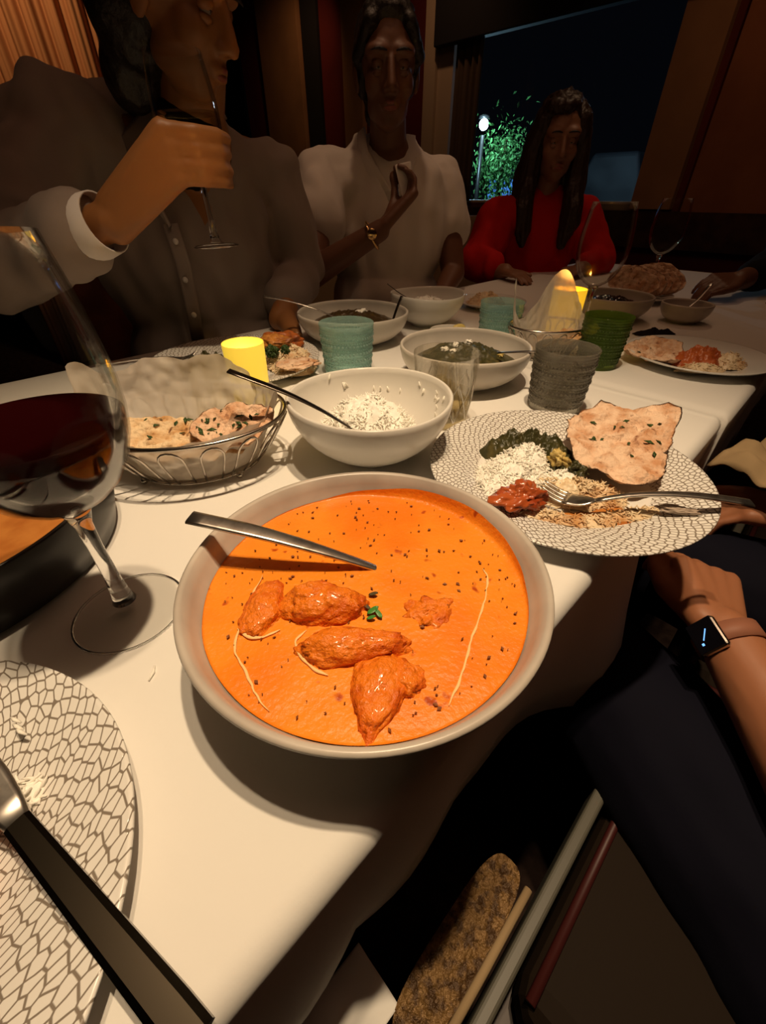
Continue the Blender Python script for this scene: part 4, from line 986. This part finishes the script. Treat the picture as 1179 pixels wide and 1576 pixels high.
o = fuse('hair', mb, M_hair, pm, .006, 3, (.008, folds(30, 70, 5))); inv(o); eyes(HF, pm, 1.0, M_skin1); 
for c in pm.children:
    if c.name.startswith(('eye', 'lip')): inv(c)
wineglass('wine glass with pale drink held up in the fist of the man', (-.300+.010, .868, .945), .92, wine=.185, group='wine glasses', rot=(0, -.035, 0), liquid=M_juice)
# ---- woman in white
pw = thing('person', 'woman in white short sleeved blouse resting her hand near her chin', 'person', (.0, 1.66, .45))
WF = Frame((.010, 1.575, 1.268), (.10, -.98, -.08))
mb = MB(); head_prims(mb, WF, 1.02)
mb.cap((.012, 1.60, 1.20), (.015, 1.66, 1.09), .050, .056); mb.cap((.015, 1.65, 1.10), (.02, 1.68, 1.0), .07, .10)
mb.ball((.01, 1.68, .90), (.16, .10, .24), 24, 16); mb.ball((.01, 1.70, .60), (.17, .13, .18), 24, 16)
A = [(-.04, 1.66, 1.06), (-.185, 1.605, 1.05), (-.205, 1.365, .835), (-.008, 1.352, .940)]
seglist(mb, A, [.06, .052, .040, .026]); seglist(mb, [(.05, 1.69, 1.06), (.19, 1.74, 1.05), (.24, 1.66, .80), (.19, 1.52, .76)], [.06, .052, .040, .028])
hand_curl(mb, (.000, 1.355, .950), (.068, 1.385, 1.012), (.55, .35, .75), (-.75, .1, .35), (.55, .75, .55), .95, spread=(.35, -.75, .2), thumb=[(.015, 1.375, .968), (.030, 1.41, 1.005), (.030, 1.425, 1.035), (.022, 1.43, 1.055)])
o = fuse('body', mb, M_skin2, pw, .0045, 5); inv(o)
mb = MB(); mb.ball((.01, 1.675, .93), (.205, .125, .24), 24, 16); mb.ball((.01, 1.69, .66), (.20, .15, .22), 24, 16)
mb.cap((-.03, 1.67, 1.05), (-.185, 1.605, 1.045), .085, .078); mb.cap((-.185, 1.605, 1.045), (-.20, 1.50, .955), .080, .082); mb.cap((.05, 1.69, 1.05), (.19, 1.74, 1.04), .085, .075); mb.cap((.19, 1.74, 1.04), (.215, 1.71, .94), .075, .075)
mb.cap((-.055, 1.66, 1.10), (-.075, 1.69, 1.15), .03, .018); mb.cap((.085, 1.66, 1.09), (.09, 1.70, 1.14), .03, .018)
o = fuse('blouse', mb, M_white, pw, .008, 3, (.026, folds(8, 22, 11))); inv(o)
o = MB().strap([(.08, 1.66, 1.155), (.075, 1.60, 1.10), (.05, 1.555, 1.02)], [.03, .045, .02], .005, side=(.8, -.2, -.3)).build('collar', M_white, pw); inv(o)
o = MB().strap([(-.065, 1.66, 1.165), (-.060, 1.59, 1.10), (.03, 1.548, 1.0)], [.03, .05, .02], .005, side=(.7, -.4, .5)).build('collar', M_white, pw); inv(o)
mb = MB(); M_ = WF.M(); mb.ball(WF(-.030, 0, .060), (.095, .084, .085), 20, 14, M_); mb.ball(WF(-.06, 0, -.0), (.055, .078, .085), 20, 14, M_); mb.ball(WF(-.01, 0, .165), (.055, .055, .045), 16, 12, M_); mb.ball(WF(-.025, .060, .02), (.05, .030, .07), 16, 12, M_); mb.ball(WF(-.025, -.060, .02), (.05, .030, .07), 16, 12, M_); mb.ball(WF(-.06, 0, -.07), (.045, .06, .05), 16, 12, M_); mb.cap(WF(.06, .045, .085), WF(.02, .078, .03), .02, .018); mb.cap(WF(.06, -.045, .085), WF(.02, -.078, .03), .02, .018); mb.ball(WF(.03,0,.105),(.05,.066,.028),16,12,M_)
o = fuse('hair', mb, M_hair, pw, .006, 3, (.006, folds(30, 80, 8))); inv(o)
eyes(WF, pw, 1.02, M_skin2)
for c in pw.children:
    if c.name.startswith(('eye', 'lip')): inv(c)
br = thing('bracelet', 'gold bracelet on the wrist of the woman in white', 'bracelet', (-.030, 1.353, .928))
d_ = Vector((.197, -.013, .105)).normalized(); x_ = d_.orthogonal().normalized(); y_ = d_.cross(x_)
MB().tube([(x_*math.cos(2*PI*i/24)+y_*math.sin(2*PI*i/24))*.0335 for i in range(24)], .0035, 8, closed=True).build('band', M_gold, br)
MB().lathe([(0,0),(.012,0),(.0135,.002),(.012,.004),(0,.004)], 20).build('medallion', M_gold, br).location = (-.0, -.036, .006)
br.children[1].rotation_euler = (PI/2, 0, 0)
nk = thing('folded_napkin', 'pale folded napkin held by the fingers of the woman in white', 'napkin', (.062, 1.405, 1.035))
MB().add([(-.012,-.02,-.03),(.018,-.012,-.03),(.006,.004,.05),(-.034,-.006,.042),(-.008,-.014,-.03),(.02,-.004,-.03),(.010,.012,.05),(-.03,.002,.042)], [(0,1,2,3),(7,6,5,4),(0,4,5,1),(1,5,6,2),(2,6,7,3),(3,7,4,0)]).build('napkin_cloth', M_white, nk, bevel=.003)
# ---- girl in red
pg = thing('person', 'girl with long dark hair in a red top by the window', 'person', (.66, 2.16, .45))
GF = Frame((.645, 2.065, 1.165), (-.10, -.98, -.10))
mb = MB(); head_prims(mb, GF, .98)
mb.cap((.645, 2.085, 1.10), (.65, 2.13, 1.0), .042, .050); mb.ball((.65, 2.15, .86), (.15, .09, .2), 24, 16); mb.ball((.65, 2.16, .6), (.16, .12, .18), 24, 16)
seglist(mb, [(.6, 2.13, .98), (.475, 2.10, .955), (.40, 2.0, .75), (.47, 1.86, .78)], [.05, .045, .035, .026]); seglist(mb, [(.70, 2.14, .98), (.83, 2.17, .955), (.90, 2.05, .76), (.78, 1.92, .78)], [.05, .045, .035, .026])
hand_curl(mb, (.47, 1.86, .778), (.50, 1.79, .776), (.4, -.9, 0), (0, 0, -1), (.15, .2, .2), .85, thumb=[(.49, 1.85, .778), (.53, 1.82, .776), (.55, 1.80, .772)])
hand_curl(mb, (.78, 1.92, .778), (.73, 1.87, .776), (-.7, -.7, 0), (0, 0, -1), (.15, .2, .2), .85, thumb=[(.76, 1.93, .778), (.715, 1.92, .776), (.70, 1.90, .772)])
o = fuse('body', mb, M_skin3, pg, .0055, 4); inv(o)
mb = MB(); mb.ball((.65, 2.15, .87), (.185, .115, .2), 24, 16); mb.ball((.65, 2.16, .62), (.19, .14, .2), 24, 16)
seglist(mb, [(.62, 2.13, .96), (.475, 2.10, .935), (.385, 2.02, .79), (.43, 1.92, .79)], [.075, .078, .075, .05]); seglist(mb, [(.69, 2.14, .96), (.83, 2.17, .935), (.90, 2.07, .79), (.84, 1.98, .79)], [.075, .078, .07, .05])
o = fuse('red_top', mb, M_red, pg, .008, 3, (.020, folds(11, 26, 17))); inv(o)
mb = MB(); M_ = GF.M(); mb.ball(GF(-.030, 0, .060), (.095, .090, .085), 20, 14, M_); mb.ball(GF(-.06, 0, -.02), (.055, .085, .10), 20, 14, M_); mb.ball(GF(.035,.02,.10),(.05,.06,.028),16,12,M_)
for s_ in (1, -1):
    seglist(mb, [GF(.01, .062*s_, .06), GF(.0, .086*s_, -.01), GF(.01, .090*s_, -.10), GF(.045, .092*s_, -.19), GF(.06, .085*s_, -.26), GF(.07, .078*s_, -.31)], [.04, .034, .034, .036, .032, .015])
    seglist(mb, [GF(-.03, .07*s_, .0), GF(-.03, .10*s_, -.12), GF(.03, .11*s_, -.24)], [.045, .04, .03])
seglist(mb, [GF(-.06, 0, 0), GF(-.08, 0, -.15), GF(-.08, 0, -.3)], [.07, .07, .05])
o = fuse('hair', mb, M_hairb, pg, .006, 2, (.010, lambda c: noise.noise(Vector((c[0]*60, c[1]*60, c[2]*8))))); inv(o)
eyes(GF, pg, .98, M_skin3)
for c in pg.children:
    if c.name.startswith(('eye', 'lip')): inv(c)
# ---- person at the far right in black, arm on the table
pf = thing('person', 'person in black jacket at the far right with a hand on the table', 'person', (1.55, 1.62, .45))
FF = Frame((1.50, 1.66, 1.23), (-.75, .6, -.1))
mb = MB(); head_prims(mb, FF, 1.0); mb.cap((1.51, 1.64, 1.17), (1.54, 1.62, 1.05), .055, .06); mb.ball((1.55, 1.62, .85), (.12, .16, .26), 24, 16); mb.ball((1.55, 1.6, .55), (.15, .17, .15), 24, 16)
SH = Vector((1.44, 1.76, 1.03)); E2 = Vector((1.32, 1.62, .83)); W2 = Vector((1.12, 1.50, .80))
seglist(mb, [(1.52, 1.66, 1.03), SH, E2, W2], [.07, .055, .042, .030]); seglist(mb, [(1.57, 1.58, 1.03), (1.62, 1.42, 1.0), (1.5, 1.32, .80), (1.30, 1.35, .79)], [.07, .055, .042, .03])
hand_curl(mb, W2+Vector((-.005,0,0)), (1.035, 1.475, .800), (-1, -.22, -.05), (0, 0, -1), (.35, .5, .4), 1.0, spread=(-.2, .9, .3), thumb=[(1.10, 1.47, .80), (1.06, 1.425, .792), (1.02, 1.41, .785), (.99, 1.41, .778)])
hand_curl(mb, (1.30, 1.35, .79), (1.225, 1.37, .785), (-1, .2, 0), (0, 0, -1), (.3, .4, .3), 1.0, thumb=[(1.28, 1.37, .79), (1.24, 1.42, .785), (1.21, 1.435, .778)])
o = fuse('body', mb, M_skin2, pf, .0055, 4); inv(o)
mb = MB(); mb.ball((1.56, 1.62, .87), (.15, .20, .27), 24, 16); mb.ball((1.56, 1.6, .58), (.18, .2, .18), 24, 16); seglist(mb, [(1.53, 1.66, 1.02), SH, E2, E2.lerp(W2, .72)], [.10, .085, .068, .05]); seglist(mb, [(1.58, 1.58, 1.02), (1.62, 1.42, 1.0), (1.5, 1.32, .82), (1.38, 1.34, .80)], [.10, .08, .062, .05])
o = fuse('jacket', mb, M_jacket, pf, .009, 3, (.012, folds(9, 20, 23))); inv(o)
mb = MB(); M_ = FF.M(); mb.ball(FF(-.030, 0, .060), (.095, .090, .085), 20, 14, M_); mb.ball(FF(-.06, 0, -.02), (.055, .085, .10), 20, 14, M_)
o = fuse('hair', mb, M_hair, pf, .007, 3); inv(o); eyes(FF, pf, 1.0, M_skin2)
for c in pf.children:
    if c.name.startswith(('eye', 'lip')): inv(c)
# ---- neighbour with the watch on the near right
pn = thing('person', 'neighbour in dark clothes with a watch, hand below the right plate', 'person', (.78, .02, .45))
NF = Frame((.76, .06, 1.25), (-.70, .70, -.1))
mb = MB(); head_prims(mb, NF, 1.0); mb.cap((.77, .05, 1.19), (.79, .03, 1.08), .055, .06); mb.ball((.80, .02, .86), (.14, .14, .26), 24, 16); mb.ball((.80, .0, .56), (.17, .17, .14), 24, 16)
S1 = Vector((.66, -.10, 1.04)); E1 = Vector((.405, -.085, .69)); W1 = Vector((.382, .300, .625))
E1 = Vector((.390, .045, .590))
S1 = Vector((.64, -.08, .98))
seglist(mb, [(.76, .0, 1.04), S1, E1], [.07, .055, .046]); seglist(mb, [E1, E1.lerp(W1, .35), E1.lerp(W1, .75), W1], [.046, .047, .036, .0285])
hand_curl(mb, W1+Vector((.0, .012, 0)), (.412, .385, .632), (.18, .95, .05), (-.1, 0, -1), (.45, .6, .5), 1.05, spread=(.9, -.2, -.25), thumb=[(.368, .325, .625), (.356, .368, .622), (.364, .405, .618), (.375, .43, .614)])
seglist(mb, [(.83, .06, 1.04), (.93, .17, .98), (.80, .36, .72), (.60, .46, .66)], [.07, .055, .045, .03])
hand_curl(mb, (.60, .46, .66), (.53, .50, .655), (-.85, .4, -.1), (0, 0, -1), (.5, .6, .5), 1.0, thumb=[(.585, .48, .66), (.55, .53, .655), (.52, .545, .65)])
o = fuse('body', mb, M_skin4, pn, .0045, 5); inv(o)
mb = MB(); mb.ball((.81, .02, .88), (.18, .18, .28), 24, 16); mb.ball((.81, .0, .58), (.2, .2, .16), 24, 16); seglist(mb, [(.77, .0, 1.02), S1, S1.lerp(E1, .45)], [.10, .08, .068]); seglist(mb, [(.83, .06, 1.02), (.93, .17, .98), (.88, .25, .86)], [.1, .08, .068])
o = fuse('top', mb, M_navy, pn, .009, 3, (.010, folds(9, 20, 29))); inv(o)
mb = MB()
seglist(mb, [(.62, -.08, .50), (.40, .06, .455), (.345, .26, .465), (.28, .41, .48), (.22, .50, .48), (.24, .48, .12)], [.12, .105, .10, .085, .075, .055])
seglist(mb, [(.86, .10, .53), (.62, .36, .54), (.42, .56, .52), (.44, .54, .12)], [.11, .095, .08, .055])
mb.cap((.24, .48, .05), (.17, .55, .04), .045, .035); mb.cap((.44, .54, .05), (.37, .61, .04), .045, .035)
o = fuse('trousers', mb, M_navy, pn, .009, 3, (.010, folds(9, 20, 33))); inv(o)
mb = MB(); M_ = NF.M(); mb.ball(NF(-.030, 0, .060), (.095, .090, .085), 20, 14, M_); mb.ball(NF(-.06, 0, -.04), (.055, .085, .13), 20, 14, M_)
o = fuse('hair', mb, M_hair, pn, .007, 3); inv(o); eyes(NF, pn, 1.0, M_skin4)
for c in pn.children:
    if c.name.startswith(('eye', 'lip')): inv(c)
# watch
wd = (W1-E1).normalized(); wc = W1-wd*.012
wt = thing('smart_watch', 'square smart watch with blue mark on the brown strap at right', 'watch', wc)
nrm = Vector((-.93, .02, .42)); nrm = (nrm-wd*nrm.dot(wd)).normalized(); sx = wd.cross(nrm).normalized()
WMx = Matrix((sx, wd, nrm)).transposed().to_4x4()
n_ = 28; V = []; F = []
for i in range(n_):
    a = 2*PI*i/n_
    for r_, y_ in ((.0315,-.010),(.0315,.010),(.0335,.010),(.0335,-.010)): V.append(WMx.to_3x3() @ Vector((r_*math.sin(a), y_, r_*math.cos(a))))
for i in range(n_):
    j = (i+1) % n_
    for k in range(4): F.append((i*4+k, j*4+k, j*4+(k+1) % 4, i*4+(k+1) % 4))
MB().add(V, F).build('strap', M_strap, wt)
off = Matrix.Translation(nrm*.0315)
cs = MB().box((-.016,-.018,-.002), (.016,.018,.007), off @ WMx).build('case', mat('watch_case', (.55,.5,.45), .2, metal=1), wt, smooth=False, bevel=.004)
sc_ = MB().box((-.0145,-.0165,.0068), (.0145,.0165,.0082), off @ WMx).build('screen', M_screen, wt, smooth=False, bevel=.002)
mk = MB().box((-.006,-.0005,.0083), (.007,.0005,.0086), off @ WMx @ Matrix.Rotation(.9, 4, 'Z')).build('clock_hand', M_mark, sc_, smooth=False)
mk = MB().box((-.0075,-.0095,.0083), (-.005,-.007,.0086), off @ WMx).build('date_mark', M_mark, sc_, smooth=False)
wt.children[1].name = 'case'
# beige napkin in the neighbour's lap
def nap(loc, rx, ry, name, label, m, seed, h=.03, rot=0):
    def f(u, v):
        x, y = (u-.5)*2*rx, (v-.5)*2*ry; z = h*(noise.noise(Vector((x*14+seed, y*14, 0)))+.5*noise.noise(Vector((x*33, y*33+seed, 1))))-.25*(x*x+y*y)
        return (x*math.cos(rot)-y*math.sin(rot), x*math.sin(rot)+y*math.cos(rot), z)
    o = MB().grid(f, 30, 30).build(name, m, solid=.002); o.location = loc; return tag(o, label, 'napkin')
nap((.585, .505, .718), .085, .075, 'lap_napkin', 'beige cloth napkin bunched in the lap behind the right plate', M_beige, 3, .035, .4)
nap((-.034, .026, .475), .040, .026, 'lap_napkin', 'white napkin edge on a lap at the bottom below the table', M_cloth, 8, .015, .75)

# ------------------------------------------------------------------ photographer's lap things: chairs, bag
def chair(label, loc, rot, m_up=M_beige, m_leg=M_wood, top=.95, w=.46, group='upholstered dining chairs', seat_z=.46):
    t = thing('dining_chair', label, 'chair', loc, rot, group)   # local: seat faces -y
    MB().box((-w/2, -.22, seat_z-.08), (w/2, .22, seat_z)).build('seat', m_up, t, smooth=False, bevel=.025)
    Mx = Matrix.Translation((0, .215, seat_z-.02)) @ Matrix.Rotation(-.10, 4, 'X')
    MB().box((-w/2, -.03, 0), (w/2, .03, top-seat_z+.02), Mx).build('backrest', m_up, t, smooth=False, bevel=.018)
    for x in (-w/2+.03, w/2-.03):
        for y in (-.19, .20): MB().strap([(x, y, seat_z-.07), (x, y+(.02 if y > 0 else 0), 0)], [.04, .028], [.04, .028]).build('leg', m_leg, t)
    return t
chair('beige upholstered chair behind the woman in white', (-.08, 1.86, 0), R45*.55, w=.50)
chair('beige upholstered chair behind the girl in red', (.60, 2.40, 0), R45*.4, w=.60, top=.93)
chair('brown wooden chair under the man in the grey shirt', (-.60, 1.26, 0), R45*.6, M_redwood, M_redwood, top=.98)
chair('black chair under the person in the black jacket', (1.72, 1.52, 0), -2.2, M_leather, M_wood, top=.9)
# long bench seat along the near side of the table
bs = thing('bench_seat', 'brown leather bench seat with grey rail beside the table front', 'bench', T(.1, -.26, 0), R45)
for k, (x0, x1) in enumerate(((-.62, -.06), (-.05, .42), (.43, 1.0))):
    c = MB().box((x0, -.22, .36), (x1, .150, .45)).build('cushion', M_leather, bs, smooth=False, bevel=.03)
    MB().tube([(x0+.012, .138, .446), (x1-.012, .138, .446)], .005, 8).build('piping', M_piping, c)
    MB().tube([(x1-.005, -.2, .446), (x1-.005, .138, .446)], .005, 8).build('piping', M_piping, c)
MB().box((-.62, .156, .40), (1.0, .170, .455)).build('front_rail', M_rail, bs, smooth=False, bevel=.004)
MB().box((-.62, -.20, .30), (1.0, .155, .36)).build('frame', M_wood, bs, smooth=False, bevel=.004)
for x in (-.58, .2, .96):
    for y in (-.17, .12): MB().box((x-.025, y-.025, 0), (x+.025, y+.025, .30)).build('leg', M_wood, bs, smooth=False)
bg = thing('woven_bag', 'gold brown woven handbag beside the grey bench rail under the table', 'bag', T(.045, -.056, 0), R45)
def bgf(u, v):
    a = u*2*PI; k = 1-.25*v; return (.11*k*math.copysign(abs(math.cos(a))**.6, math.cos(a)), .028*k*math.copysign(abs(math.sin(a))**.6, math.sin(a)), .02+.46*v)
MB().grid(bgf, 40, 24, wu=True).build('bag_body', M_bag, bg)
MB().grid(lambda u, v: (.0825*v*math.copysign(abs(math.cos(2*PI*u))**.6, math.cos(2*PI*u)), .021*v*math.copysign(abs(math.sin(2*PI*u))**.6, math.sin(2*PI*u)), .483-.003*v), 40, 5, wu=True).build('bag_top', M_bag, bg)
MB().lathe([(0, .0), (.6, .0), (1, .018), (1,.022)], 40, sx=.11, sy=.028).build('bag_bottom', M_bag, bg)
MB().tube([(-.075, -.024, .478), (0, -.0245, .480), (.075, -.024, .478)], .004, 8).build('trim_band', M_beige, bg)

# ------------------------------------------------------------------ background table with candles
bt = thing('dining_table', 'small distant table with a candle by the dark window', 'table', (-1.05, 5.0, 0), R45)
MB().box((-.6, -.45, .70), (.5, .35, .74)).build('tabletop', M_cloth, bt, smooth=False, bevel=.006)
MB().box((-.05, -.05, 0), (.05, .05, .70)).build('column', M_black, bt, smooth=False)
MB().box((-.25, -.25, 0), (.25, .25, .03)).build('foot', M_black, bt, smooth=False)
for i, (x, y, lit, R, h) in enumerate(((-1.28, 4.95, 0, .045, .12), (-1.15, 5.0, 0, .045, .11), (-1.0, 4.98, 1, .045, .11), (-.85, 4.95, 0, .055, .13))):
    if lit: votive('lit yellow votive on the distant table', (x, y, .74), M_votive2, R, h, .6)
    else:
        v = thing('glass_tumbler', ['leftmost pale tumbler on the distant table', 'middle brown tumbler on the distant table', '', 'dark olive tumbler right of the candle on the distant table'][i], 'tumbler', (x, y, .74), 0, 'distant tumblers')
        MB().lathe([(0,0), (R*.85,0), (R,h), (R*.94,h), (R*.8,.006), (0,.006)], 24).build('tumbler_wall', [M_cut, M_stonegl, None, M_greent][i], v)
chair('black chair back in front of the distant table', (-1.0, 4.35, 0), 2.4, M_jacket, M_black, top=.93, group='distant chairs')
